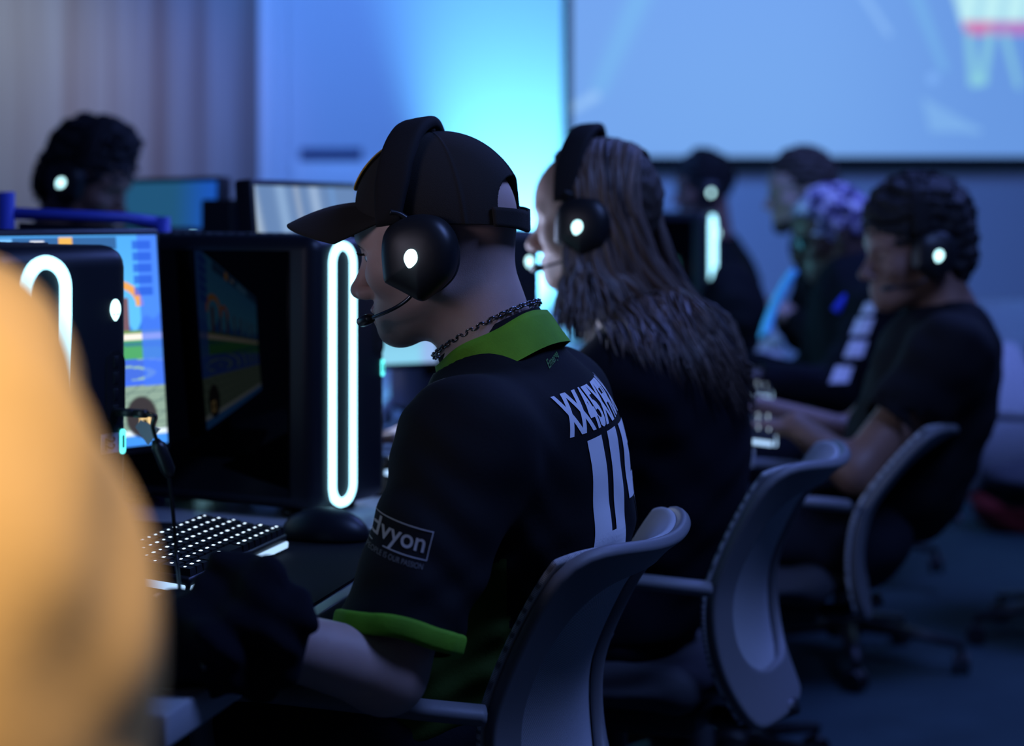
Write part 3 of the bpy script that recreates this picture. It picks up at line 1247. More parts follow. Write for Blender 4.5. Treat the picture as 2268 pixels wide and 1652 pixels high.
def pic_race(U, V):
    """A bright toy-town racing view: sky, arches, lawn, blue track, stone paving, a round dial with a yellow square."""
    rgb = np.ones(U.shape + (3,)) * L3((96, 190, 250))
    rgb = mixc(rgb, sm(.62, 1.0, V) * .5, L3((60, 140, 235)))
    rgb = mixc(rgb, (np.abs(V - .96) < .03) * (U < .86) * .75, L3((40, 60, 110)))
    rgb = mixc(rgb, (np.abs(V - .965) < .024) * (U > .3) * (U < .52), L3((120, 190, 250)))
    rgb = mixc(rgb, (np.abs(U - .60) < .022) * (np.abs(V - .965) < .012), L3((225, 230, 240)))
    rgb = mixc(rgb, (np.abs(U - .69) < .022) * (np.abs(V - .965) < .026), L3((235, 180, 90)))
    hill = .60 + .03 * np.sin(U * 40) + .02 * np.sin(U * 95)
    rgb = mixc(rgb, sm(hill, hill - .02, V), L3((50, 120, 215)))
    for k, x0 in enumerate((.10, .22, .34, .46, .58, .70, .79, .875)):     # arcade of columns
        rw = .010 + .004 * (k % 2)
        rgb = mixc(rgb, (np.abs(U - x0) < rw) * (V > .52) * (V < .70), L3((120, 90, 100)))
    arch = np.abs(np.hypot((U - .855) / .075, (V - .66) / .105) - 1)
    rgb = mixc(rgb, (arch < .17) * (V > .66), L3((235, 165, 90)))
    arch = np.abs(np.hypot((U - .735) / .05, (V - .66) / .07) - 1)
    rgb = mixc(rgb, (arch < .2) * (V > .66), L3((225, 130, 85)))
    rgb = mixc(rgb, (V < .545), L3((110, 150, 80)))
    rgb = mixc(rgb, (V < .53), L3((245, 235, 225)))
    rgb = mixc(rgb, (V < .50), L3((80, 165, 105)))
    st = np.sin((V * 70) + U * 6)
    rgb = mixc(rgb, (V < .49) * (st > .55) * .7, L3((50, 110, 150)))
    rgb = mixc(rgb, (V < .41), L3((70, 110, 220)))
    rr = np.hypot((U - .82) / .22, (V - .34) / .06)
    rgb = mixc(rgb, (V < .41) * (np.abs(np.sin(rr * 5)) < .32), L3((150, 190, 165)))
    rgb = mixc(rgb, (V < .31), L3((66, 110, 235)))
    pave = (V < .285)
    rgb = mixc(rgb, pave, L3((140, 165, 150)))
    ln = (np.abs(((U * 14 + (.3 - V) * 14) % 1) - .5) > .46) | (np.abs(((.32 - V) ** .8 * 17 % 1) - .5) > .45)
    rgb = mixc(rgb, pave * ln * .75, L3((85, 110, 110)))
    rgb = mixc(rgb, (U > .93) * (V > .28) * .8, L3((70, 120, 240)))
    for k in range(5):
        rgb = mixc(rgb, (np.abs(U - .945) < .032) * (np.abs(V - (.95 - k * .055)) < .02) * .8, L3((40, 90, 215)))
    rgb = mixc(rgb, (V < .075), L3((225, 240, 250)))
    rgb = mixc(rgb, (V < .05), L3((70, 150, 250)))
    d = np.hypot((U - .915) / .055, (V - .135) / .10)
    rgb = mixc(rgb, sm(1.05, .9, d), L3((58, 54, 58)))
    q = np.maximum(np.abs(U - .925) / .019, np.abs(V - .105) / .034)
    rgb = mixc(rgb, q < 1, L3((250, 215, 150)))
    rgb = mixc(rgb, q < .5, L3((70, 60, 30)))
    return rgb * .95


def pic_yard(U, V):
    """A hazy street scene in grey-blue and straw yellow."""
    rgb = np.ones(U.shape + (3,)) * L3((112, 146, 196))
    rgb = mixc(rgb, sm(.75, .5, V), L3((150, 165, 160)))
    rgb = mixc(rgb, sm(.2, 0, U + .3 * V - .15) * .9, L3((205, 205, 150)))
    for x0, w, c in ((.06, .03, (190, 215, 250)), (.30, .05, (175, 210, 250)), (.45, .03, (185, 200, 220)), (.62, .05, (200, 225, 255)), (.8, .03, (120, 170, 235))):
        rgb = mixc(rgb, np.exp(-((U - x0 + (V - .7) * .25) / w) ** 2) * sm(.40, .62, V) * .55, L3(c))
    rgb = mixc(rgb, sm(.45, .2, V) * (np.sin(U * 30) * .3 + .5), L3((200, 195, 140)))
    return rgb * .85


def pic_ice(U, V):
    """A pale blue lobby screen."""
    rgb = np.ones(U.shape + (3,)) * L3((35, 95, 150))
    rgb = mixc(rgb, sm(.35, .05, V), L3((150, 225, 255)))
    rgb = mixc(rgb, (np.abs(U - .3) < .2) * (np.abs(V - .6) < .2) * .5, L3((30, 70, 120)))
    rgb = mixc(rgb, sm(.86, .93, U) * .8, L3((165, 190, 250)))
    return rgb * .9


def pic_teal(U, V):
    rgb = np.ones(U.shape + (3,)) * L3((42, 105, 150))
    rgb = mixc(rgb, sm(.5, 1, U), L3((35, 105, 225)))
    rgb = mixc(rgb, sm(.55, .2, V) * sm(.7, .2, U) * .7, L3((30, 75, 100)))
    return rgb * .8


# ------------------------------------------------------------------ keyboard (local: x to the user's right, y to the back)
def make_keyboard(label, group, length=.33, depth=.125, bar=True):
    r = thing('keyboard', (0, 0, 0), label, 'keyboard', group)
    T = rotm('X', 6.5)
    def place(m):
        m.v = [(v + V3(0, depth / 2, 0)) @ T.T - V3(0, depth / 2, 0) for v in m.v]
        return m
    b = Mesh().box((0, 0, .016), (length, depth, .016), bevel=.004)
    place(b).build('base_plate', M['black'], r, angle=50)
    rows, pitch = 6, depth / 6.2
    keys, leg = Mesh(), Mesh()
    for j in range(rows):
        x = -length / 2 + .005
        y = -depth / 2 + pitch * (j + .6)
        k = 0
        while x < length / 2 - .012:
            w = pitch * .98
            if j == 0 and k == 3:
                w *= 5.5
            elif k == 0 and j > 0:
                w *= (1 + .25 * (4 - j if j < 4 else 0))
            w = min(w, length / 2 - .004 - x)
            c = (x + w / 2, y, .0285)
            top, bot = .78, .95
            hw, hd = w / 2, pitch / 2
            keys.loft([[(c[0] + sx * hw * bot, c[1] + sy * hd * bot, .0225) for sx, sy in ((-1, -1), (1, -1), (1, 1), (-1, 1))],
                       [(c[0] + sx * (hw - .0022), c[1] + sy * hd * top + .0006, .0325) for sx, sy in ((-1, -1), (1, -1), (1, 1), (-1, 1))]])
            lw = min(.0022 + .0012 * ((k * 7 + j * 3) % 3) / 2, hw * .5)
            xx, yy = c[0] - .0005, c[1] + .0022
            leg.loft([[(xx + sx * lw, yy + sy * (.0012 + .0004 * ((k + j) % 2)), zz) for sx, sy in ((-1, -1), (1, -1), (1, 1), (-1, 1))] for zz in (.0322, .0328)])
            x += w + .0006
            k += 1
    ko = place(keys).build('keycaps', M['keycap'], r, smooth=False)
    place(leg).build('key_legends', M['legend'], ko, smooth=False)
    if bar:
        lb = Mesh()
        lb.box((0, -depth / 2 - .001, .010), (length - .006, .005, .009), bevel=.002)
        lb.box((-length / 2 - .001, 0, .010), (.005, depth - .01, .009), bevel=.002)
        place(lb).build('light_bar', M['keybar'], r)
    for x in (-1, 1):
        f = Mesh().box((x * (length / 2 - .03), depth / 2 - .015, .010), (.03, .012, .021), bevel=.003)
        f.build('foot', M['black'], r)
    return r


def put_axes(o, loc, x, z=(0, 0, 1)):
    o.matrix_world = Matrix(frame(loc, x, u=z).tolist())
    return o


# ------------------------------------------------------------------ table (local: x along the front edge, y to the back, front edge at y=0)
def make_table(label, group, length, depth, z):
    r = thing('long_table', (0, 0, 0), label, 'table', group)
    Mesh().box((length / 2, depth / 2, z - .0165), (length, depth, .033), bevel=.004).build('table_top', M['desk'], r, angle=50)
    for x in (.08, length - .08):
        for y in (.10, depth - .08):
            q = Mesh()
            q.tube([(x, y, 0), (x, y, z - .03)], .022, 14)
            q.lathe([(.0, 0), (.032, 0), (.032, .012), (.0, .012)], (x, y, 0), 14)
            q.build('leg', M['deskleg'], r, angle=40)
    Mesh().box((length / 2, depth - .1, z - .06), (length - .16, .03, .05), bevel=.004).build('crossbar', M['deskleg'], r)
    return r


# ================================================================== the room
def wood_mat():
    m = mat('grey_brown_wood_boards', (0.2, 0.15, 0.12), 0.55)
    nt = m.node_tree
    b = nt.nodes['Principled BSDF']
    tc = nt.nodes.new('ShaderNodeTexCoord')
    mp = nt.nodes.new('ShaderNodeMapping')
    mp.inputs['Scale'].default_value = (5.5, 1, 0.05)
    n = nt.nodes.new('ShaderNodeTexNoise')
    n.inputs['Scale'].default_value = 1.3
    n.inputs['Detail'].default_value = 3
    mp2 = nt.nodes.new('ShaderNodeMapping')
    mp2.inputs['Scale'].default_value = (60, 1, 0.8)
    n2 = nt.nodes.new('ShaderNodeTexNoise')
    n2.inputs['Scale'].default_value = 1.0
    n2.inputs['Detail'].default_value = 5
    nt.links.new(tc.outputs['Object'], mp.inputs[0])
    nt.links.new(mp.outputs[0], n.inputs['Vector'])
    nt.links.new(tc.outputs['Object'], mp2.inputs[0])
    nt.links.new(mp2.outputs[0], n2.inputs['Vector'])
    mx = nt.nodes.new('ShaderNodeMix')
    mx.data_type = 'FLOAT'
    mx.inputs[0].default_value = 0.3
    nt.links.new(n.outputs['Fac'], mx.inputs[2])
    nt.links.new(n2.outputs['Fac'], mx.inputs[3])
    r = nt.nodes.new('ShaderNodeValToRGB')
    r.color_ramp.elements[0].color = (0.15, 0.095, 0.085, 1)
    r.color_ramp.elements[1].color = (0.29, 0.27, 0.27, 1)
    r.color_ramp.elements[0].position, r.color_ramp.elements[1].position = 0.36, 0.62
    nt.links.new(mx.outputs[0], r.inputs[0])
    nt.links.new(r.outputs[0], b.inputs['Base Color'])
    return m


M['wall'] = mat('pale_wall_paint', (0.62, 0.64, 0.68), 0.75, spec=0.2, bump=(60, 0.05))
M['walldark'] = mat('grey_wall_paint', (0.22, 0.23, 0.27), 0.8, spec=0.2)
M['wood'] = wood_mat()
M['trim'] = mat('white_trim_paint', (0.72, 0.73, 0.76), 0.45)
M['floor'] = mat('teal_grey_carpet', (0.035, 0.06, 0.065), 0.95, spec=0.1, bump=(300, 0.4), noise=(6, 0.12))
M['ceiling'] = mat('dark_ceiling', (0.05, 0.05, 0.06), 0.9)
M['plate'] = mat('dark_blue_plate', (0.05, 0.07, 0.16), 0.6)
M['screenframe'] = mat('black_screen_border', (0.006, 0.006, 0.009), 0.8, spec=0.2)

YB = 10.0


def struct(name, mesh, m, smooth=False):
    o = mesh.build(name, m, None, smooth)
    o['kind'] = 'structure'
    return o


def bx(lo, hi):
    lo, hi = np.array(lo, float), np.array(hi, float)
    return Mesh().box((lo + hi) / 2, hi - lo)


struct('floor', bx((-3.4, -1.6, -.1), (4.4, YB + .2, 0)), M['floor'])
struct('ceiling', bx((-3.4, -1.6, 3.4), (4.4, YB + .2, 3.5)), M['ceiling'])
xt0, xt1 = (584 - CX) / FPX * YB, (636 - CX) / FPX * YB
struct('wall_back', bx((xt1 - .02, YB, 0), (4.4, YB + .2, 3.4)), M['wall'])
struct('wall_back_boarded', bx((-3.4, YB - .12, 0), (xt0, YB + .2, 3.4)), M['wood'])
struct('wall_left', bx((-3.4, -1.6, 0), (-3.25, YB, 3.4)), M['walldark'])
struct('wall_right', bx((4.25, -1.6, 0), (4.4, YB, 3.4)), M['walldark'])
struct('wall_front', bx((-3.4, -1.6, 0), (4.4, -1.45, 3.4)), M['walldark'])
struct('trim_1', bx((xt0, YB - .15, 0), (xt0 + .055, YB + .1, 3.4)), M['trim'])
struct('trim_2', bx((xt0 + .055, YB - .06, 0), (xt1, YB + .1, 3.4)), M['wall'])
struct('baseboard_back', bx((xt1, YB - .02, 0), (4.25, YB, .1)), M['walldark'])

# small dark plate on the wall and the ledge under it
p0, p1 = at(664, 328, YB - .01), at(802, 354, YB - .01)
m = Mesh().box((p0 + p1) / 2, (p1[0] - p0[0], .02, p0[2] - p1[2]), bevel=.006)
tag(m.build('wall_plate', M['plate'], None, base=(p0 + p1) / 2), 'small dark blue rectangular plate fixed to the pale blue wall above a monitor', 'wall plate')
p0, p1 = at(650, 358, YB - .02), at(842, 480, YB - .02)
m = Mesh().box((p0 + p1) / 2, (p1[0] - p0[0], .03, p0[2] - p1[2]), bevel=.008)
tag(m.build('mounted_board', M['trim'], None, base=(p0 + p1) / 2), 'blank white board on the wall below the small dark plate', 'board')

# projection screen
sx0, sz0 = (1266 - CX) / FPX * 9.93, CAM_Z + (HZ - 347) / FPX * 9.93
sw, sh = 3.35, 1.72
t = thing('projection_screen', (sx0 + sw / 2, 9.93, sz0 + sh / 2), 'large projection screen with a pale blue picture and black border on the back wall', 'projection screen', world=True)
fr = Mesh()
bw = .042
fr.box((sx0 - bw / 2, 9.935, sz0 + sh / 2), (bw, .05, sh + 2 * bw))
fr.box((sx0 + sw + bw / 2, 9.935, sz0 + sh / 2), (bw, .05, sh + 2 * bw))
fr.box((sx0 + sw / 2, 9.935, sz0 - bw * .75), (sw, .05, bw * 1.5))
fr.box((sx0 + sw / 2, 9.935, sz0 + sh + bw / 2), (sw, .05, bw))
fr.build('border', M['screenframe'], t, False)
nu, nv = 420, 216
U, Vv = np.meshgrid(np.linspace(0, 1, nu), np.linspace(0, 1, nv), indexing='ij')
X, Z = sx0 + U * sw, sz0 + Vv * sh
g = Mesh()
g.grid(np.stack([X, np.full_like(X, 9.925), Z], -1))
scr = g.build('picture', picmat('projected_picture', 1.0), t)
px, py = CX + X / 9.925 * FPX, HZ - (Z - CAM_Z) / 9.925 * FPX      # layout of the picture, in units of its own pixels


def seg(x0, y0, x1, y1, w0, w1=None, soft=6):
    w1 = w0 if w1 is None else w1
    dx, dy = x1 - x0, y1 - y0
    tt = np.clip(((px - x0) * dx + (py - y0) * dy) / (dx * dx + dy * dy), 0, 1)
    d = np.hypot(px - x0 - tt * dx, py - y0 - tt * dy)
    return sm(soft, -soft, d - (w0 + (w1 - w0) * tt))


rgb = np.ones(U.shape + (3,)) * L3((114, 163, 236))
rgb = mixc(rgb, np.exp(-((px - 1640) / 420) ** 2 - ((py - 230) / 260) ** 2) * .5, L3((120, 172, 236)))
rgb = mixc(rgb, sm(1750, 2300, px) * .55, L3((92, 140, 214)))
rgb = mixc(rgb, seg(1440, -60, 1330, 190, 24, 14, 26) * .6, L3((122, 190, 240)))
rgb = mixc(rgb, seg(1268, 242, 1318, 212, 8, 11, 6) * .9, L3((150, 196, 248)))
rgb = mixc(rgb, seg(1880, -60, 1968, 74, 7, 6, 5) * .8, L3((142, 190, 248)))
rgb = mixc(rgb, seg(2010, -60, 2090, 150, 16, 9, 8) * .65, L3((118, 180, 235)))
rgb = mixc(rgb, sm(16, 8, np.hypot(px - 2066, py - 174)) * .8, L3((130, 182, 250)))
tri = (py > 215 + (px - 2042) * .55) & (py < 292 + (px - 2060) * .02) & (px > 2042 + (py - 215) * .25) & (px < 2172)
rgb = mixc(rgb, tri * .7, L3((130, 182, 238)))
skirt = sm(-4, 4, px - (2108 + (py + 20) * .30)) * (py < 60)
rgb = mixc(rgb, skirt * .95, L3((196, 244, 248)))
rgb = mixc(rgb, skirt * (np.abs(np.sin(px * .06 + py * .01)) > .8) * .5, L3((150, 205, 235)))
rgb = mixc(rgb, (py > 46) * (py < 78) * (px > 2132 + (py - 46) * .25) * .95, L3((206, 120, 180)))
rgb = mixc(rgb, (py > 46) * (py < 78) * (px > 2200) * .5, L3((150, 130, 215)))
for a in ((2146, 78, 2158, 180, 9, 12), (2192, 78, 2176, 176, 11, 10), (2158, 180, 2176, 178, 12, 12), (2226, 78, 2256, 190, 8, 6)):
    rgb = mixc(rgb, seg(*a, 5) * .75, L3((140, 208, 225)))
rgb = np.clip(rgb, 0, 4).reshape(-1, 3)
ca = scr.data.color_attributes.new('pic', 'FLOAT_COLOR', 'POINT')
ca.data.foreach_set('color', np.concatenate([rgb, np.ones((len(rgb), 1))], 1).astype(np.float32).ravel())

# ================================================================== tables
ED = V3(.21, .978, 0)          # direction of the row of tables
EB = V3(-.978, .21, 0)         # towards their backs
DZ = .716


def edge(d):
    return V3(-.31 + (d - 1.81) * .2147, d, 0)


ta = make_table('long pale grey table with the near keyboard and black mat on it', 'long tables along the row of players', 1.95, .78, DZ)
put_axes(ta, edge(1.80) + EB * 0.0, ED)
tb = copy_tree(ta)
tag(tb, 'long pale grey table in front of the player in the black t-shirt')
put_axes(tb, V3(.46, 3.78, 0), V3(.12, .993, 0))
tc_ = copy_tree(ta)
tag(tc_, 'farthest long table, holding the tower with the far glowing loop')
put_axes(tc_, V3(.80, 5.85, .035), V3(.12, .993, 0))
td = copy_tree(ta)
tag(td, 'long table at the left, in front of the dark haired player by the boarded wall')
put_axes(td, V3(-.85, 5.88, 0), V3(0, -1, 0))
td.scale = (1, .70, 1)
te = copy_tree(ta)
tag(te, 'nearest table at the left, under the tower with the label 22')
put_axes(te, V3(-.76, -.16, 0), V3(.21, .978, 0))

# ================================================================== chairs
C1, F1 = V3(-.158, 2.49, 0), V3(-.94, .34, 0)
C2, F2 = V3(.165, 3.23, 0), V3(-.94, .34, 0)
C3, F3 = V3(.445, 4.03, 0), V3(-.985, .10, 0)
GC = 'grey mesh swivel chairs of the players'
ch = make_chair('grey mesh swivel chair under the man in the black cap', GC)
put(ch, C1, F1)
for lb, c, f in (('grey mesh swivel chair behind the long haired player', C2, F2),
                 ('grey mesh swivel chair of the player with the black t-shirt', C3, F3),
                 ('swivel chair of the player in the patterned durag', V3(.86, 5.16, 0), V3(-1, .05, 0)),
                 ('empty pale swivel chair far behind the player in the black t-shirt', V3(1.93, 8.3, 0), V3(-.35, -.94, 0)),
                 ('empty swivel chair at the far right edge, turned away', V3(1.55, 5.45, 0), V3(.75, -.66, 0)),
                 ('swivel chair of the brown haired man at the farthest table', V3(1.02, 6.22, .06), V3(-1, 0, 0)),
                 ('swivel chair of the dark haired player at the left', V3(-1.18, 4.78, 0), V3(.93, -.3, 0))):
    q = copy_tree(ch)
    tag(q, lb)
    put(q, c, f)
    if c is C3:                        # its back is reclined
        for b_ in q.children:
            if b_.name.startswith('back_'):
                a_ = math.radians(-13)
                b_.rotation_euler = (0, a_, 0)
                b_.location = (-.22 - (-.22 * math.cos(a_) + .45 * math.sin(a_)), 0, .45 - (.22 * math.sin(a_) + .45 * math.cos(a_)))

# ================================================================== the man in the cap
f1 = V3(-.94, .34, 0)
P = seated(C1, f1, dict(
    pelvis=(-.070, 2.48, .555), lumbar=(-.040, 2.465, .69), chest=(.006, 2.44, .835), upper=(.005, 2.43, .905), neck=(-.014, 2.432, .982),
    shL=(-.050, 2.250, .905), elL=(-.135, 2.12, .680), wrL=(-.315, 1.995, .762),
    shR=(.050, 2.605, .915), elR=(.015, 2.70, .690), wrR=(-.085, 2.66, .765),
    hipL=(-.09, 2.39, .54), hipR=(-.04, 2.56, .54), knL=(-.43, 2.42, .51), knR=(-.40, 2.66, .51), anL=(-.42, 2.46, .10), anR=(-.40, 2.70, .10)))
P['HM'] = head_frame(V3(-.089, 2.44, 1.130), V3(-.962, .272, 0), 9)
LH = Loc(P['HM'])
base1 = V3(-.07, 2.48, 0)
V, Q = body_mesh(P, h=.0042, hh=.0022, fine=True, hand_dir={'L': (-.25, .95, 0), 'R': (-.25, .97, -.08)}, curl=.3)
cl = (V[Q].mean(1) - LH.o) @ LH.R
lip = (cl[:, 0] > .079) & (np.abs(cl[:, 1]) < .0215) & (cl[:, 2] < -.0615) & (cl[:, 2] > -.0855)
man = link('person', V, Q, [M['skin'], M['lips']], None, True, base=base1, mi=lip.astype(np.int32))
tag(man, 'young man in a black cap and black green-trimmed jersey sitting at the glowing tower', 'person')
eyes(LH, man)

# brows and lashes
for y in (-1, 1):
    b = Mesh()
    pts = catmull([LH.p(q) for q in ((.0885, y * .012, .0085), (.0925, y * .024, .0130), (.0875, y * .038, .0130), (.076, y * .049, .0080))], 5)
    b.tube(pts, [.0022, .003, .0034, .0036, .0036, .0036, .0035, .0034, .0032, .003, .0028, .0026, .0022, .0018, .0014, .001], 8, flat=.6)
    b.build('eyebrow', M['brow'], man)
    b = Mesh()
    pts = catmull([LH.p(q) for q in ((.0835, y * .021, .0015), (.0885, y * .032, .0028), (.083, y * .043, .0005))], 6)
    b.tube(pts, [.0008] * len(pts), 6)
    for k in range(1, 12):
        p = pts[k]
        out = LH.R @ V3(.0075, y * (.0005 * (k - 4)), .0015)
        b.tube([p, p + out * .6 + LH.R @ V3(0, 0, -.0008), p + out + LH.R @ V3(0, 0, .0006)], [.0006, .0004, .0002], 5)
    b.build('eyelashes', M['lash'], man)

# cropped hair below the cap
def density_mat(name, col):
    m = mat(name, col, 0.8, spec=0.2)
    nt = m.node_tree
    b = nt.nodes['Principled BSDF']
    a = nt.nodes.new('ShaderNodeAttribute')
    a.attribute_name = 'density'
    n = nt.nodes.new('ShaderNodeTexNoise')
    n.inputs['Scale'].default_value = 900
    tc = nt.nodes.new('ShaderNodeTexCoord')
    nt.links.new(tc.outputs['Object'], n.inputs['Vector'])
    s1 = nt.nodes.new('ShaderNodeMath')
    s1.operation = 'ADD'
    nt.links.new(n.outputs['Fac'], s1.inputs[0])
    s1.inputs[1].default_value = 0.35
    mu = nt.nodes.new('ShaderNodeMath')
    mu.operation = 'MULTIPLY'
    nt.links.new(a.outputs['Fac'], mu.inputs[0])
    nt.links.new(s1.outputs[0], mu.inputs[1])
    nt.links.new(mu.outputs[0], b.inputs['Alpha'])
    return m


manb = bvh_of(man)
U, Vv = np.linspace(95, 265, 70), np.linspace(-.085, .045, 40)
Pg, dens = np.zeros((70, 40, 3)), np.zeros((70, 40))
for i, a in enumerate(U):
    for j, z in enumerate(Vv):
        t = math.radians(a)
        p0 = LH.p((-.015, 0, z))
        d = LH.R @ V3(math.cos(t), math.sin(t), 0)
        h = manb.ray_cast(Vector(p0 + d * .3), Vector(-d), .3)
        q = np.array(h[0]) if h[0] is not None else p0 + d * .09
        Pg[i, j] = q + d * .0011
        lowz = -.062 + .022 * (1 - min(1, abs(a - 180) / 60.0)) * 0
        edge_a = min(1, (a - 95) / 14, (265 - a) / 14)
        dens[i, j] = max(0, edge_a) * np.clip((z + .072) / .05, 0, 1) ** 1.2 * .62
g = Mesh()
g.grid(Pg)
ho = g.build('cropped_hair', density_mat('cropped_brown_hair', (.035, .024, .022)), man)
at_ = ho.data.attributes.new('density', 'FLOAT', 'POINT')
at_.data.foreach_set('value', dens.ravel().astype(np.float32))

# jersey
lo, hi = bounds({k: P[k] for k in ('pelvis', 'lumbar', 'chest', 'upper', 'neck', 'shL', 'shR', 'elL', 'elR')}, .2)
F = Field(lo, hi, .0048)
R1 = np.stack([P['f'], P['l'], V3(0, 0, 1)], 1)
trunk(F, P, .010, .05)
F.op(ell(P['upper'] + V3(.025, -.005, -.035), (.085, .15, .085), R1), .05)
F.op(ell(V3(.016, 2.44, .785), (.124, .16, .085), R1), .04)
F.op(ell(P['lumbar'] + V3(-.02, .0, -.06), (.125, .17, .13), R1), .05)
F.op(cap(P['neck'] + V3(.01, 0, -.03), P['neck'] + V3(.002, 0, -.004), .072, .066), .03)
ST = .86
for q in 'LR':
    a, b = P['sh' + q], P['el' + q]
    F.op(cap(a + V3(0, 0, -.005), a + (b - a) * ST, .074, .0665), .045)


def man_folds(x, y, z):
    aL, bL = P['shL'], P['elL']
    tt = ((x - aL[0]) * (bL - aL)[0] + (y - aL[1]) * (bL - aL)[1] + (z - aL[2]) * (bL - aL)[2]) / ((bL - aL) @ (bL - aL))
    w = np.clip(tt, 0, 1)
    s_ = x * .9 + y * .4
    return ((1 - .9 * np.clip((w - .6) * 4, 0, 1)) * .0022 * np.sin(z * 95 + s_ * 60 + 1.5 * np.sin(s_ * 40)) * (0.35 + w) + .0035 * np.sin(s_ * 70 - z * 34 + 2 * np.sin(z * 30)) * np.clip((.90 - z) * 6, 0, 1)
            + .0018 * np.sin(z * 160 - s_ * 90 + y * 50) * np.clip((.82 - z) * 8, 0, 1))


F.disp(man_folds)
for q in 'LR':
    a, b = P['sh' + q], P['el' + q]
    d = (b - a) / np.linalg.norm(b - a)
    e = a + (b - a) * ST
    d2 = d * .6 + V3(0, 0, -.4)
    d2 /= np.linalg.norm(d2)
    F.op(disc(e, d2, .11, .2), .003, 'sub')
    F.op(cap(e - d * .03, e + d * .3, .052), .004, 'sub')
nd = V3(-.083, .008, .107)
nd /= np.linalg.norm(nd)
F.op(cap(P['neck'] + nd * .012, P['neck'] + nd * .25, .066), .008, 'sub')
F.cut(V3(0, 0, .50), V3(0, 0, -1))
V, Q = F.mesh()
# the green side panel belongs to the cloth: faces on the flank, below the armpit
cen = V[Q].mean(1)
ax = P['lumbar'] + (P['chest'] - P['lumbar']) * np.clip((cen[:, 2:3] - P['lumbar'][2]) / (P['chest'][2] - P['lumbar'][2]), -1, 1.2)
rel = cen - ax
ph = np.degrees(np.arctan2(np.abs(rel @ P['l']), rel @ P['f']))
arm = np.full(len(cen), 9.0)
for q in 'LR':
    a, b = P['sh' + q], P['el' + q]
    t_ = np.clip((cen - a) @ (b - a) / ((b - a) @ (b - a)), 0, 1)
    dd = np.linalg.norm(cen - a - t_[:, None] * (b - a), axis=1)
    arm = np.where(t_ > .35, np.minimum(arm, dd), arm)
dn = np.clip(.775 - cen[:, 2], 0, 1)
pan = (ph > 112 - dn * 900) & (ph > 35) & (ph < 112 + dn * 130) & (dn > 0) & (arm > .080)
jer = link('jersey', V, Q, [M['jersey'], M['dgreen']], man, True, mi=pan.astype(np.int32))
jb = bvh_of(jer)

# collar band, cuffs
cc = V3(-.014, 2.432, 1.002)
cu = np.array([f1[0] * math.cos(.5), f1[1] * math.cos(.5), -math.sin(.5)])
cn = np.cross(cu, P['l'])
cn = cn / np.linalg.norm(cn)
if cn[2] < 0:
    cn = -cn


def neck_ring(rf, rl, dz, n=72, wav=0.0):
    out = []
    for k in range(n):
        a = 2 * math.pi * k / n
        fr_ = rf * math.cos(a)
        out.append(cc + cu * (fr_ + .004) + P['l'] * (rl * math.sin(a)) + cn * (dz + wav * math.sin(5 * a + 1)))
    return out


col = Mesh()
col.loft([neck_ring(.0848, .0870, -.029, wav=.001), neck_ring(.0815, .0825, -.010, wav=.0015), neck_ring(.0795, .0765, .010, wav=.0018), neck_ring(.0775, .0715, .0185, wav=.0018),
          neck_ring(.0740, .0680, .0175, wav=.0018), neck_ring(.0745, .0690, .004), neck_ring(.079, .079, -.027)], caps=False)
col.build('collar', M['green'], jer)
und = Mesh()
und.loft([neck_ring(.0715, .0655, .010), neck_ring(.0705, .0650, .024), neck_ring(.0685, .063, .0245), neck_ring(.0685, .063, .008)], caps=False)
und.build('undershirt_collar', M['blackcloth'], man)
# chain: interlocking oval links, every other one turned
chm = Mesh()
N = 62
rg = neck_ring(.0735, .0665, .0305, N)
for k in range(N):
    p = rg[k]
    t = rg[(k + 1) % N] - rg[k - 1]
    t /= np.linalg.norm(t)
    o_ = p - cc
    o_ -= t * (o_ @ t)
    o_ /= np.linalg.norm(o_)
    w = np.cross(t, o_)
    s1 = (o_ * .35 + w) if k % 2 else (o_ - w * .35)
    s1 /= np.linalg.norm(s1)
    chm.tube([p + t * .0052 * math.cos(a) + s1 * .0030 * math.sin(a) for a in np.arange(12) * 2 * math.pi / 12], .00105, 6, closed=True)
chm.build('chain_necklace', M['silver'], man)

for q in 'LR':
    a, b = P['sh' + q], P['el' + q]
    d = (b - a) / np.linalg.norm(b - a)
    e = a + (b - a) * ST
    d = d * .6 + V3(0, 0, -.4)
    d /= np.linalg.norm(d)
    x = np.cross(d, P['f'])
    x /= np.linalg.norm(x)
    y = np.cross(d, x)
    rings = []
    for rr, zz in ((.0595, .006), (.0705, .006), (.0725, .002), (.0730, -.012), (.0718, -.0155), (.068, -.017), (.0595, -.012)):
        ring = []
        for k in range(64):
            an = 2 * math.pi * k / 64
            wv = .0012 * math.sin(7 * an + 1) + .0008 * math.sin(11 * an)
            ring.append(e + d * (zz + .0015 * math.sin(4 * an)) + (rr + wv) * (math.cos(an) * x + math.sin(an) * y))
        rings.append(ring)
    Mesh().loft(rings, caps=False).build('cuff', M['green'], jer)

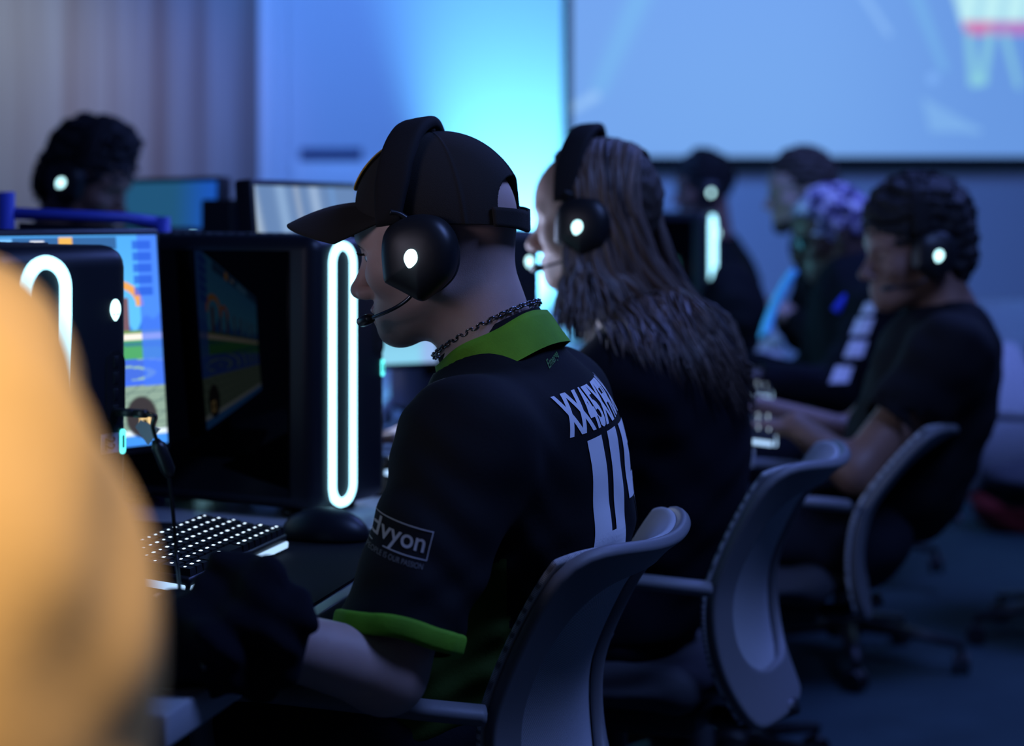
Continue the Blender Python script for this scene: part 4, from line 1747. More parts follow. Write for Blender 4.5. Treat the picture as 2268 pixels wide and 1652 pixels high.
# lettering on the jersey
rd = -P['l']
V, Q = project(text_mesh('XX45XFRX', .170, .047, bold=.042), V3(.135, 2.42, .940) + P['l'] * .048, rd + V3(0, 0, .10), V3(0, 0, 1), f1, [jb])
link('player_name', V, Q, M['print'], jer, False)
num = poly_mesh([
    [(-.082, .064), (-.050, .068), (-.048, -.045), (-.086, -.045)],
    [(-.086, -.045), (-.034, -.045), (-.034, -.072), (-.088, -.072)],
    [(-.034, .070), (-.006, .073), (-.004, -.118), (-.034, -.118)],
    [(.012, .073), (.082, .073), (.082, .046), (.042, .046), (.042, .012), (.012, .012)],
    [(.012, .012), (.066, .012), (.084, -.004), (.084, -.102), (.068, -.118), (.012, -.118), (.012, -.092), (.052, -.092), (.052, -.016), (.012, -.016)],
], .007)
V, Q = project(num, V3(.135, 2.405, .840) + P['l'] * .008, rd + V3(0, 0, .02), V3(0, 0, 1), f1, [jb])
link('jersey_number', V, Q, M['print'], jer, False)
V, Q = project(text_mesh('Emerge', .036, .0145, bold=.012, shear=.4), at(1243, 790, 2.36), rd * .9 + V3(0, 0, .32), V3(0, 0, 1) - rd * .1, f1 + V3(0, .9, -.5), [jb])
if len(Q):
    link('script_emblem', V, Q, M['emblem'], jer, False)
ao = at(846, 1218, 2.05)
axx, ayy, add = V3(.965, .0, -.235), V3(.235, 0, .965), V3(.02, 1, 0.02)
V, Q = project(text_mesh('advyon', .076, .0255, bold=.012), ao + axx * .003, axx, ayy, add, [jb])
link('sponsor_name', V, Q, M['print_dim'], jer, False)
th = .0011
box = poly_mesh([[(x0, y0), (x1, y0), (x1, y1), (x0, y1)] for x0, x1, y0, y1 in (
    (-.056, -.030, .0150, .0150 + th), (-.024, .0465, .0150, .0150 + th), (.0465 - th, .0465, -.0135, .0150), (-.003, .0465, -.0135, -.0135 + th), (-.056, -.016, -.0135, -.0135 + th))], .004)
V, Q = project(box, ao, axx, ayy, add, [jb])
link('sponsor_frame', V, Q, M['print_dim'], jer, False)
V, Q = project(text_mesh('CONNECTING PEOPLE IS OUR PASSION', .108, .0052, sub=.004), ao + axx * -.010 + ayy * -.0195, axx, ayy, add, [jb])
link('sponsor_motto', V, Q, M['print_thin'], jer, False)
V, Q = trousers(P)
link('trousers', V, Q, M['denim'], man)
shoes(P, man)

# ------------------------------------------------------------------ cap
CE, CR = V3(-.006, 0, .030), V3(.1075, .0865, .1085)


def cap_edge(t):
    """Height of the lower edge at azimuth t (radians, 0 = front)."""
    a = abs(math.degrees((t + math.pi) % (2 * math.pi) - math.pi))
    return float(np.interp(a, [0, 25, 50, 75, 100, 180], [.066, .060, .044, .030, .022, .000]))


def cap_pt(t, w, r=0.0):
    ze = cap_edge(t)
    e0 = math.asin(max(-.95, min(.95, (ze - CE[2]) / CR[2])))
    e = e0 + (math.pi / 2 - e0) * w
    dtm = ((math.degrees(t) + 30) % 60) - 30
    seam = .0011 * math.exp(-(dtm / 1.6) ** 2) * (1 - w * .5)
    q = 1 + .05 * max(0, math.cos(t)) * math.sin(min(1, w * 1.6) * math.pi) * .9
    pr = V3(math.cos(t) * math.cos(e) * CR[0] * q, math.sin(t) * math.cos(e) * CR[1], math.sin(e) * CR[2])
    n_ = pr / CR ** 2
    n_ /= np.linalg.norm(n_)
    return LH.p(CE + pr + n_ * (r + seam * 1.2))


nt_, nw_ = 900, 130
Pg = np.array([[cap_pt(2 * math.pi * i / nt_, w) for w in np.linspace(0, .985, nw_)] for i in range(nt_ + 1)])
mask = np.ones((nt_, nw_ - 1), bool)
for i in range(nt_):
    a = abs((i + .5) * 360 / nt_ - 180)
    for j in range(nw_ - 1):
        w = (j + .5) / (nw_ - 1) * .985
        if a < 34 and w > .11 and (a / 34) ** 2 + ((w - .11) / .24) ** 2 < 1:
            mask[i, j] = False
g = Mesh()
g.grid(Pg, mask=mask)
capo = g.build('cap', M['cap'], man)
bm = bmesh.new()
bm.from_mesh(capo.data)
bmesh.ops.remove_doubles(bm, verts=bm.verts[:], dist=1e-5)
bm.to_mesh(capo.data)
bm.free()
md = capo.modifiers.new('thickness', 'SOLIDIFY')
md.thickness, md.offset = .0028, 1.0
# brim
top = []
for s_ in np.linspace(-1, 1, 41):
    t = math.radians(s_ * 63)
    rt = cap_pt(t, .0) - LH.R @ V3(.004, 0, 0)
    rl = np.linalg.inv(LH.R) @ (rt - LH.o)
    an = s_ * math.radians(80)
    ot = V3(.064 + .124 * max(0, math.cos(an)) ** .62, .081 * math.sin(an), .054 - .036 * s_ * s_)
    row = []
    for u in np.linspace(0, 1, 13):
        p = rl + (ot - rl) * u
        p[2] += .006 * math.sin(u * math.pi) * (1 - s_ * s_)
        row.append(LH.p(p))
    top.append(row)
g = Mesh()
g.grid(np.array(top))
br = g.build('brim', M['cap'], capo)
md = br.modifiers.new('thickness', 'SOLIDIFY')
md.thickness, md.offset = .0042, 0
bv = br.modifiers.new('round', 'BEVEL')
bv.width, bv.segments, bv.limit_method = .0018, 2, 'ANGLE'
m = Mesh().lathe([(.0, 0), (.0078, 0), (.0088, .002), (.0080, .0048), (.004, .0062), (.0, .0064)], n=20)
m.v = [v @ LH.R.T + LH.p((-.008, 0, .1385)) for v in m.v]
m.build('cap_button', M['cap'], capo)
# strap across the opening, with its loose end
rows = []
for k, a in enumerate(np.linspace(140, 226, 30)):
    t = math.radians(a)
    lo_, hi_ = cap_pt(t, .0, .0035), cap_pt(t, .12, .0035)
    rows.append([lo_ + (hi_ - lo_) * u + LH.R @ V3(-.0055 * max(0, (a - 205) / 20), 0, 0) for u in np.linspace(-.05, .95, 6)])
g = Mesh()
g.grid(np.array(rows))
so = g.build('back_strap', M['cap'], capo)
md = so.modifiers.new('thickness', 'SOLIDIFY')
md.thickness, md.offset = .003, 0
# stitched badge on the front and words on the side
cb = bvh_of(capo)
g = Mesh()
g.grid(np.array([[cap_pt(math.radians(24) * q * math.cos(a), .36 + .24 * q * math.sin(a), .0042) for a in np.arange(37) * 2 * math.pi / 36] for q in np.linspace(.02, 1, 9)]))
fb = g.build('front_badge', M['capyellow'], capo)
md = fb.modifiers.new('thickness', 'SOLIDIFY')
md.thickness, md.offset = .002, 0
to = at(854, 463, 2.3)
V, Q = project(text_mesh('TEAM', .0165, .0062, bold=.02, sub=.003), to, V3(1, 0, -.14), V3(.14, 0, 1), V3(0, 1, 0), [cb], lift=.0042, start=.2)
if len(Q):
    link('side_words', V, Q, M['print'], capo, False)
V, Q = project(poly_mesh([[(x, -.0018), (x + .0014, -.0018), (x + .0018, .0022), (x + .0004, .0022)] for x in (.0, .0022, .0046, .0068)], .003), to + V3(.0098, 0, -.0018), V3(1, 0, -.14), V3(.14, 0, 1), V3(0, 1, 0), [cb], lift=.0042, start=.2)
if len(Q):
    link('side_stitching', V, Q, M['capred'], capo, False)

# ------------------------------------------------------------------ headsets
GH = 'black gaming headsets with a glowing white badge'
HM1 = P['HM'].copy()
hs = make_headset('black headset with a glowing white badge over the black cap', GH, HM1)


def give_headset(HM, label, dx=0.0, dz=0.0):
    q = copy_tree(hs)
    tag(q, label)
    T = HM.copy()
    T[:3, 3] = T[:3, 3] + T[:3, :3] @ V3(dx, 0, dz)
    q.matrix_world = Matrix(T.tolist())
    return q


# ================================================================== long haired player
f2 = V3(-.94, .34, 0)
P2 = seated(C2, f2, dict(head=(.138, 3.30, 1.15)), lean=.22)
for k in ('chest', 'shL', 'shR', 'elL', 'elR'):
    P2[k] = P2[k] + V3(0, 0, -.055)
P2['neck'] = V3(.215, 3.265, .965)
P2['upper'] = V3(.245, 3.245, .89)
P2['HM'] = head_frame(V3(.138, 3.30, 1.160), V3(-.95, .30, 0), 3)
o2 = person(P2, 'person with long brown hair and a dark hooded top, wearing a headset', top='navy', hood=True, inf=.022)
L2 = Loc(P2['HM'])


def strand_mat():
    m = mat('long_brown_hair', (0.05, 0.035, 0.03), 0.45, spec=0.5)
    nt = m.node_tree
    b = nt.nodes['Principled BSDF']
    a = nt.nodes.new('ShaderNodeAttribute')
    a.attribute_name = 'tone'
    r = nt.nodes.new('ShaderNodeValToRGB')
    r.color_ramp.elements[0].color = (0.018, 0.012, 0.011, 1)
    r.color_ramp.elements[1].color = (0.26, 0.185, 0.145, 1)
    nt.links.new(a.outputs['Fac'], r.inputs[0])
    nt.links.new(r.outputs[0], b.inputs['Base Color'])
    return m


def long_hair(L, fall, parent, body):
    """Locks that start along the parting, lie on the skull and fall behind the shoulder."""
    m = Mesh()
    tone = []
    n0 = 0
    R_, o = L.R, L.o
    for k in range(720):
        side = 1 if rng.random() < .62 else -1
        x0 = rng.uniform(-.085, .062)
        th = rng.uniform(.0, 1)
        # over the crown, down past the ear
        lay = rng.uniform(0, .020)
        pts = []
        yw = .083 + lay
        for s_ in np.linspace(0.03, 1, 6):
            a = s_ * math.radians(98)
            xx = -.012 + (x0 + .012) * (1 - .25 * s_) - .022 * s_
            rr = math.sqrt(max(.15, 1 - ((xx + .012) / .118) ** 2))
            pts.append(L.p((xx, side * yw * rr * math.sin(a), .022 + (.100 + lay * .6) * rr * math.cos(a))))
        e = pts[-1]
        u = (x0 + .085) / .147          # 1 = front locks
        tgt = fall(u, side, rng)
        mid = e + V3(0, 0, -.06) + (tgt - e) * V3(.22, .22, .12)
        pts += catmull([e, mid, mid + (tgt - mid) * .5 + V3(0, 0, .012), tgt], 5)[1:]
        w = rng.uniform(.003, .0075)
        rad = [w * (.5 + .5 * min(1, i / 4)) for i in range(len(pts))]
        for i in range(len(pts)):
            q = i / (len(pts) - 1)
            if q > .6:
                rad[i] *= max(.08, 1 - (q - .6) / .42)
        wob = rng.uniform(0, 6)
        pts = [p + V3(.004 * math.sin(wob + i * .7), .004 * math.cos(wob * 2 + i * .6), 0) for i, p in enumerate(pts)]
        for i in range(7, len(pts)):
            h_ = body.ray_cast(Vector((pts[i][0], 2.5, pts[i][2])), Vector((0, 1, 0)), 1.2)
            if side > 0 and h_[0] is not None and (pts[i][1] > h_[0][1] - .01 or i > len(pts) - 5):
                w_ = min(1, (i - 6) / 4)
                pts[i] = pts[i] * V3(1, 1 - w_, 1) + V3(0, w_ * (h_[0][1] - .008 - lay * .7), 0)
        for i in range(6, len(pts)):       # locks lie on the cloth, not inside it
            h_ = body.find_nearest(Vector(pts[i]))
            if h_[0] is not None:
                nn, q = np.array(h_[1]), np.array(h_[0])
                dd = (pts[i] - q) @ nn
                if dd < .008:
                    pts[i] = q + nn * (.008 + lay * .8)
        m.tube(pts, rad, 6, flat=.45)
        tone += [np.clip(rng.normal(.38, .17), 0, 1)] * (len(pts) * 6)
    ob = m.build('long_hair', strand_mat(), parent)
    a = ob.data.attributes.new('tone', 'FLOAT', 'POINT')
    a.data.foreach_set('value', np.array(tone, dtype=np.float32))
    return ob


def fall2(u, side, r):
    if side < 0 and u > .3:
        return V3(.14 + r.uniform(-.02, .05), 3.42, .90 + r.uniform(-.04, .08))
    # locks of the near side: front ones come down in front of the shoulder, the rest fan out over the back
    if u > .86:
        return at(r.uniform(1225, 1300), r.uniform(700, 760), 3.13)
    t_ = min(1, (1 - u) * 1.15)
    x = 1255 + 400 * t_ ** .95 + r.uniform(-50, 12)
    y = 725 + 175 * t_ ** 1.3 + r.uniform(-60, 12)
    return at(min(x, 1660), y, 3.10 + .20 * t_)


long_hair(L2, fall2, o2, bvh_of([c for c in o2.children if c.name.startswith('shirt')][0]))
# a close layer of hair on the skull under the locks
V, Q = hair_cap(L2, (.103, .083, .098), (-.014, 0, .030), ((.125, 0, -.045), (.078, .082, .090)), .0015, cutz=-.06)
link('hair_underlayer', V, Q, M['hair_brown'], o2)
give_headset(P2['HM'], 'black headset with a glowing badge on the long haired player')

# ================================================================== player in the black t-shirt
P3 = seated(C3, F3, dict(neck=(.905, 4.10, .965), upper=(.905, 4.10, .90), chest=(.865, 4.10, .80), lumbar=(.81, 4.09, .66), pelvis=(.66, 4.08, .53),
                         shL=(.865, 3.925, .885), elL=(.665, 3.86, .668), wrL=(.555, 3.90, .752), shR=(.93, 4.27, .90), elR=(.74, 4.33, .68), wrR=(.52, 4.24, .755),
                         hipL=(.70, 3.99, .52), hipR=(.70, 4.17, .52), knL=(.30, 4.0, .50), knR=(.30, 4.2, .50), anL=(.33, 4.0, .1), anR=(.33, 4.2, .1)))
P3['HM'] = head_frame(V3(.828, 4.10, 1.085), V3(-.97, -.19, 0), 2)
o3 = person(P3, 'player with thick dark curly hair and a black t-shirt, headset over the ears', skin='skin_tan', top='blackcloth', sleeve='short', sl_r=(.078, .072), short_t=.62,
            hand_dir={'L': (-.85, .35, -.1), 'R': (-1, .1, 0)})
L3_ = Loc(P3['HM'])
V, Q = hair_cap(L3_, (.116, .098, .100), (-.014, 0, .068), ((.140, 0, -.048), (.080, .09, .098)), .0055, extra=[((-.075, 0, .0), (.055, .075, .075))], cutz=-.068)
link('curly_hair', V, Q, M['hair_black'], o3)
give_headset(P3['HM'], 'black headset with a glowing badge on the curly haired player', dz=.012)

# ================================================================== player in the durag
P4 = seated(V3(.86, 5.16, 0), V3(-1, .05, 0), dict(neck=(.90, 5.18, 1.00), shL=(.93, 4.98, .925), elL=(.80, 4.93, .73), wrL=(.615, 4.93, .760), head=(.835, 5.2, 1.095)), lean=.1)
P4['HM'] = head_frame(V3(.835, 5.19, 1.115), V3(-1, -.02, 0), 14)
o4 = person(P4, 'player in a purple patterned durag, glasses and a dark jacket with white sleeve patches', skin='skin_dark', top='navy', inf=.02)
L4 = Loc(P4['HM'])


def camo_mat():
    m = mat('purple_patterned_cloth', (.2, .18, .4), .8)
    nt = m.node_tree
    b = nt.nodes['Principled BSDF']
    tc = nt.nodes.new('ShaderNodeTexCoord')
    n = nt.nodes.new('ShaderNodeTexNoise')
    n.inputs['Scale'].default_value = 42
    n.inputs['Detail'].default_value = 2
    nt.links.new(tc.outputs['Object'], n.inputs['Vector'])
    r = nt.nodes.new('ShaderNodeValToRGB')
    e = r.color_ramp.elements
    e[0].color, e[0].position = (.02, .018, .05, 1), .40
    e[1].color, e[1].position = (.60, .55, .70, 1), .60
    x = e.new(.50)
    x.color = (.20, .16, .36, 1)
    nt.links.new(n.outputs['Fac'], r.inputs[0])
    nt.links.new(r.outputs[0], b.inputs['Base Color'])
    return m


V, Q = hair_cap(L4, (.106, .085, .096), (-.008, 0, .036), ((.125, 0, -.052), (.070, .10, .088)), .0012, .5, cutz=-.035)
dr = link('durag', V, Q, camo_mat(), o4)
tl = Mesh()
tl.tube(catmull([L4.p(q) for q in ((-.10, 0, -.01), (-.125, 0, -.03), (-.14, .01, -.08), (-.145, .015, -.14))], 6), [.016] * 7 + [.014] * 6 + [.012] * 6, 8, flat=.4)
tl.build('durag_tail', dr.data.materials[0], dr)
gl = Mesh()
for y in (-1, 1):
    gl.tube([L4.p((.100 - .006 * abs(math.cos(a)), y * (.033 + .026 * math.cos(a)), -.004 + .019 * math.sin(a))) for a in np.arange(20) * 2 * math.pi / 20], .002, 6, closed=True)
    gl.tube([L4.p((.094, y * .059, .002)), L4.p((.04, y * .077, .004)), L4.p((-.01, y * .081, .0))], .002, 6)
gl.tube([L4.p((.100, -.008, .002)), L4.p((.103, 0, .004)), L4.p((.100, .008, .002))], .002, 6)
go = gl.build('glasses', M['black'], o4)
ln = Mesh()
for y in (-1, 1):
    ln.loft([[L4.p((.098 + q - .006 * abs(math.cos(a)), y * (.033 + .024 * math.cos(a)), -.004 + .017 * math.sin(a))) for a in np.arange(16) * 2 * math.pi / 16] for q in (0, .0015)])
ln.build('lens', mat('reflection_tinted_lens', (.25, .6, .65), .15, spec=1.0), go)  # teal screen reflection is put into the lens colour
b4 = bvh_of([c for c in o4.children if c.name.startswith('shirt')][0])
for (x, y) in ((1926, 684), (1911, 724), (1896, 774), (1864, 830)):
    c_ = at(x, y, 4.6)
    w = .024 if y > 690 else .017
    V, Q = project(poly_mesh([[(-w * 1.05, -w * .8), (w * .85, -w * .95), (w, w * .8), (-w * .8, w)]], .01), c_, V3(1, 0, .12), V3(.3, 0, 1), V3(c_[0], c_[1], c_[2] - CAM_Z), [b4], lift=.004)
    if len(Q):
        link('sleeve_patch', V, Q, mat('white_sleeve_patch', (.75, .72, .85), .7), o4)
st = Mesh()
st.tube(catmull([at(1925, 630, 5.02), at(1880, 655, 5.0), at(1850, 690, 5.0)], 6), .012, 8)
st.build('collar_trim', mat('bright_blue_trim', (.03, .05, .75), .7), o4)
ln_ = Mesh()
ln_.tube(catmull([at(1758, 600, 5.08), at(1728, 650, 5.06), at(1706, 700, 5.04), at(1692, 745, 5.0)], 6), [.020] * 19, 8, flat=.4)
ln_.build('jacket_strip', mat('pale_blue_strip', (.12, .45, .75), .6), o4)  # pale blue strip down the jacket front

# ================================================================== men farther back
P5 = seated(V3(1.02, 6.22, 0), V3(-1, -.02, 0))
for k in P5:
    if k not in ('f', 'l'):
        P5[k] = P5[k] + V3(0, 0, .075 if k[:2] not in ('an',) else .0)
P5['HM'] = head_frame(V3(.90, 6.2, 1.235), V3(-1, -.06, 0), 4)
P5['neck'] = V3(.94, 6.2, 1.10)
for k in ('wrL', 'wrR'):
    P5[k] = P5[k] - P5['f'] * .15
o5 = person(P5, 'man with short brown hair and no headset behind the patterned durag', top='blackcloth', h=.009)
L5 = Loc(P5['HM'])
V, Q = hair_cap(L5, (.106, .086, .100), (-.012, 0, .044), ((.135, 0, -.04), (.08, .085, .088)), .004, cutz=-.07)
link('short_hair', V, Q, M['hair_brown'], o5)
bd_ = Field(L5.o - .2, L5.o + .2, .005)
bd_.op(L5.cap((.0, .056, -.07), (.062, .02, -.102), .022), .02).op(L5.cap((.0, -.056, -.07), (.062, -.02, -.102), .022), .02).op(L5.ell((.07, 0, -.105), (.026, .03, .024)), .02)
V, Q = bd_.mesh()
link('short_beard', V, Q, M['hair_brown'], o5)

P8 = seated(V3(.78, 7.4, 0), V3(-1, -.05, 0))
P8['HM'] = head_frame(V3(.71, 7.4, 1.255), V3(-1, -.12, 0), 4)
P8['neck'] = V3(.76, 7.4, 1.08)
o8 = person(P8, 'black haired player hidden behind the tower with the far glowing loop', skin='skin_tan', top='blackcloth', h=.010)
L8 = Loc(P8['HM'])
V, Q = hair_cap(L8, (.112, .092, .104), (-.012, 0, .046), ((.137, 0, -.04), (.08, .088, .09)), .004, cutz=-.08)
link('black_hair', V, Q, M['hair_black'], o8)
give_headset(P8['HM'], 'farthest headset, its badge glowing above the far light loop')

# ================================================================== player at the left
P6 = seated(V3(-1.15, 4.76, 0), V3(.93, -.30, 0), lean=-.12)
for k in P6:
    if k not in ('f', 'l') and k[:2] != 'an':
        P6[k] = P6[k] + V3(0, 0, .07)
P6['HM'] = head_frame(V3(-1.005, 4.72, 1.243), V3(.94, -.28, 0), 20)
P6['neck'] = V3(-1.09, 4.74, 1.12)
for k in ('wrL', 'wrR'):
    P6[k] = P6[k] - P6['f'] * .14
o6 = person(P6, 'player with tall dark hair facing right in front of the boarded wall', skin='skin_tan', top='blackcloth', h=.009)
L6 = Loc(P6['HM'])
V, Q = hair_cap(L6, (.112, .092, .108), (-.012, 0, .050), ((.140, 0, -.045), (.08, .09, .09)), .005, extra=[((.035, 0, .11), (.06, .06, .05)), ((-.08, 0, -.02), (.05, .075, .07))], cutz=-.10)
link('dark_hair', V, Q, M['hair_black'], o6)
give_headset(P6['HM'], 'headset with a glowing badge on the dark haired player at the left', dz=.008)

# ================================================================== person close to the camera
P7 = seated(V3(-.36, .86, 0), V3(-.97, .24, 0), dict(
    pelvis=(-.255, .86, .60), lumbar=(-.255, .86, .76), chest=(-.300, .86, .965), upper=(-.330, .86, 1.08), neck=(-.345, .86, 1.20)))
for k in ('shL', 'shR', 'elL', 'elR', 'wrL', 'wrR'):
    P7[k] = P7[k] + V3(.02, 0, .12)
P7['HM'] = head_frame(V3(-.395, .87, 1.32), V3(-.97, .24, 0), 12)
o7 = person(P7, 'person in a mustard top, out of focus at the left edge, close to the camera', top='mustard', h=.008, fold=.003, inf=.018)
L7 = Loc(P7['HM'])
V, Q = hair_cap(L7, cutz=-.07)
link('short_hair', V, Q, M['hair_brown'], o7)

# ================================================================== things on the tables
GT = 'dark towers with a glowing stadium loop'
t1 = make_tower('nearest tower with a label 22 beside the blurred mustard person', GT)
nf = V3(.84, -.54, 0)
nl = V3(.54, .84, 0)
nf2 = V3(.866, -.50, 0)


def put_tower(o, right_edge, f, z=DZ):
    """right_edge: floor position of the front's far corner (the tower's left)."""
    f = np.array(f, float) / np.linalg.norm(f)
    l = V3(-f[1], f[0], 0)
    p = np.array(right_edge) - l * TW / 2
    o.location = (p[0], p[1], z)
    o.rotation_euler = (0, 0, math.atan2(f[1], f[0]))


put_tower(t1, (-.399, 2.10, 0), nf)
t2 = copy_tree(t1)
tag(t2, 'tower with the tall glowing loop in front of the man in the cap')
put_tower(t2, (-.1915, 3.09, 0), nf2)
t3 = copy_tree(t1)
tag(t3, 'tower with the small far glowing loop beside the long hair')
put_tower(t3, (.655, 6.26, 0), V3(.955, -.30, 0), DZ + .035)
t4 = copy_tree(t1)
tag(t4, 'tower with a teal lit front between the two nearest players')
put_tower(t4, at(1200, 700, 4.10) * V3(1, 1, 0), V3(.35, -.94, 0))
t5 = copy_tree(t1)
tag(t5, 'dark tower with a white badge behind the left desk divider')
put_tower(t5, at(520, 500, 4.35) * V3(1, 1, 0), V3(.80, -.60, 0))
# paper label on the first tower, stuck under the slot: part of that tower
lab = Mesh().box((.0012, .062, .214), (.0012, .024, .020))
lo_ = lab.build('paper_label', M['white'], None, False)
lo_.parent = t1
V, Q = text_mesh('22', .013, .014, bold=.01)
Vr = np.stack([np.full(len(V), .0022), .062 + V[:, 1] * 1.0, .214 - V[:, 0]], 1)
lt = link('label_digits', Vr, Q, M['black'], None, False)
lt.parent = lo_

GM = 'monitors on the tables'
m1 = make_monitor('monitor with a bright toy-town racing picture beside the nearest tower', GM, pic_race, w=.545, h=.313, zc=.264, tilt=5, strength=1.25, res=(340, 200))


def put_monitor(o, right, f, w, z=DZ):
    f = np.array([f[0], f[1], 0.0]) / np.linalg.norm(f[:2])
    l = V3(-f[1], f[0], 0)
    p = np.array(right) - l * w / 2
    o.location = (p[0], p[1], z)
    o.rotation_euler = (0, 0, math.atan2(f[1], f[0]))


put_monitor(m1, (-.528, 3.0, 0), (.766, -.643), .545)
m2 = make_monitor('monitor with a hazy street picture just above the cap brim', GM, pic_yard, w=.47, h=.40, zc=.30, tilt=4, strength=1.0)
put_monitor(m2, (-.285, 3.80, 0), (.955, -.29), .47, DZ + .0)
m3 = make_monitor('monitor with a pale blue lobby picture behind the neck of the man in the cap', GM, pic_ice, w=.45, h=.32, zc=.305, tilt=3, strength=1.0)
put_monitor(m3, (-.15, 4.12, 0), (.55, -.83), .45)
m4 = make_monitor('monitor with a teal picture in front of the dark haired player at the left', GM, pic_teal, w=.40, h=.24, zc=.405, tilt=2, strength=.8)
put_monitor(m4, at(478, 450, 4.5) * V3(1, 1, 0), (-.75, -.66), .40)
m5 = make_monitor('black monitor standing left of the leaning street picture', GM, pic_teal, w=.20, h=.30, zc=.32, tilt=0, strength=.0)
put_monitor(m5, at(505, 500, 4.0) * V3(1, 1, 0), (.1, 1.0), .20)
m5.location = tuple(at(565, 500, 4.2) * V3(1, 1, 0) + V3(0, 0, DZ))

# desk divider at the left
M['bluelit_rail'] = mat('blue_lit_metal', (.06, .09, .55), .45)  # blue light on the pale rail is put into the base colour
dv = thing('desk_divider', at(170, 600, 3.85) * V3(1, 1, 0), 'dark desk divider with a blue lit rail at the left', 'desk divider', world=True)
a_, b_ = at(14, 465, 3.30), at(360, 480, 3.42)
zt = .01
m = Mesh()
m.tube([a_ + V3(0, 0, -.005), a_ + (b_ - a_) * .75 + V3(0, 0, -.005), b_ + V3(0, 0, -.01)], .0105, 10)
m.build('rail', M['bluelit_rail'], dv)
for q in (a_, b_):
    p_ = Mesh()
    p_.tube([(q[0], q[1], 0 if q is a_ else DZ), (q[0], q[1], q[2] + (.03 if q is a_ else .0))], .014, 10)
    p_.build('post', M['bluelit_rail'], dv)
m = Mesh()
lo_ = a_ + (b_ - a_) * .08
hi_ = a_ + (b_ - a_) * .98
m.loft([[(lo_[0], lo_[1] - .006, DZ + .012), (hi_[0], hi_[1] - .006, DZ + .012), (hi_[0], hi_[1] + .006, DZ + .012), (lo_[0], lo_[1] + .006, DZ + .012)],
        [(lo_[0], lo_[1] - .006, lo_[2] - .02), (hi_[0], hi_[1] - .006, hi_[2] - .02), (hi_[0], hi_[1] + .006, hi_[2] - .02), (lo_[0], lo_[1] + .006, lo_[2] - .02)]])
m.build('panel', M['navy'], dv, False)

# mat, keyboards, mice
def quad_mat(name, lo, hi, label):
    """A cloth mat on the first table: lo/hi are (along, back) coordinates from the front edge at d=1.81."""
    o = edge(1.81)
    pts = [o + ED * a + EB * b for a, b in ((lo[0], lo[1]), (hi[0], lo[1]), (hi[0], hi[1]), (lo[0], hi[1]))]
    c = sum(pts) / 4
    m = Mesh()
    m.loft([[p + V3(0, 0, DZ + z) for p in pts] for z in (.0, .0035)])
    return tag(m.build(name, M['mat'], None, False, base=c + V3(0, 0, DZ)), label, 'mat')


quad_mat('desk_mat', (.12, .022), (1.02, .52), 'large black cloth mat under the lit keyboard')
quad_mat('desk_mat', (1.36, .022), (1.86, .56), 'dark mat added over the table in front of the long haired player')  # added sheet that keeps the lit table top dark here
kx = V3(.235, .972, 0)
kc = V3(-.300, 2.645, 0) - kx * .165 + V3(-.972, .235, 0) * .0625
k1 = make_keyboard('black keyboard with glowing white keys and a lit front edge beside the mustard person', 'lit keyboards')
put_axes(k1, kc + V3(0, 0, DZ + .0035), kx)
k2 = copy_tree(k1)
tag(k2, 'glowing keyboard in front of the player in the black t-shirt')
put_axes(k2, V3(.46, 3.98, DZ), V3(.12, .993, 0))
k3 = copy_tree(k1)
tag(k3, 'glowing keyboard in front of the player in the durag')
put_axes(k3, V3(.575, 4.93, DZ), V3(.12, .993, 0))
k4 = copy_tree(k1)
tag(k4, 'glowing keyboard in front of the long haired player, hidden by the man in the cap')
put_axes(k4, V3(-.12, 3.42, DZ + .0035), ED)

F = Field((-.07, -.05, -.01), (.07, .05, .06), .002)
F.op(ell((-.005, 0, .006), (.064, .035, .038)), .006)
F.op(cap((.005, 0, .034), (.045, 0, .026), .004), .004)
F.cut(V3(0, 0, .001), V3(0, 0, -1))
V, Q = F.mesh()
mo = link('computer_mouse', V, Q, M['case'], None)
tag(mo, 'dark rounded computer mouse at the foot of the tall glowing loop', 'mouse')
mo.location = (-.262, 2.745, DZ + .0035)
mo.rotation_euler = (0, 0, math.atan2(.28, -.96))

# black jacket on the table edge
F = Field((-.52, 1.72, .62), (-.10, 2.22, .88), .004)
F.op(ell((-.345, 1.99, .742), (.100, .085, .036)), .03)
F.op(ell((-.40, 1.94, .750), (.08, .075, .035)), .03)
F.op(ell((-.285, 1.955, .752), (.060, .070, .036)), .03)
arc = catmull([at(500, 1262, 1.96), at(575, 1290, 1.94), at(628, 1345, 1.93), at(640, 1400, 1.92), at(606, 1470, 1.92), at(550, 1505, 1.93)], 6)
for i in range(len(arc) - 1):
    F.op(cap(arc[i], arc[i + 1], .017), .012)
F.op(cap(at(560, 1360, 1.93), at(470, 1440, 1.90), .030, .034), .03)
F.op(cap(at(460, 1365, 1.95), at(390, 1440, 1.93), .032), .03)
F.disp(lambda x, y, z: .0035 * np.sin(x * 95 + y * 60 + 2 * np.sin(z * 50)) + .0022 * np.sin(x * 60 - y * 130 + z * 90) + .0015 * np.sin(z * 190 + x * 120))
V, Q = F.mesh()
tag(link('jacket', V, Q, M['navy'], None, base=(-.34, 1.97, DZ)), 'crumpled black jacket on the table edge in front of the lit keyboard', 'jacket')

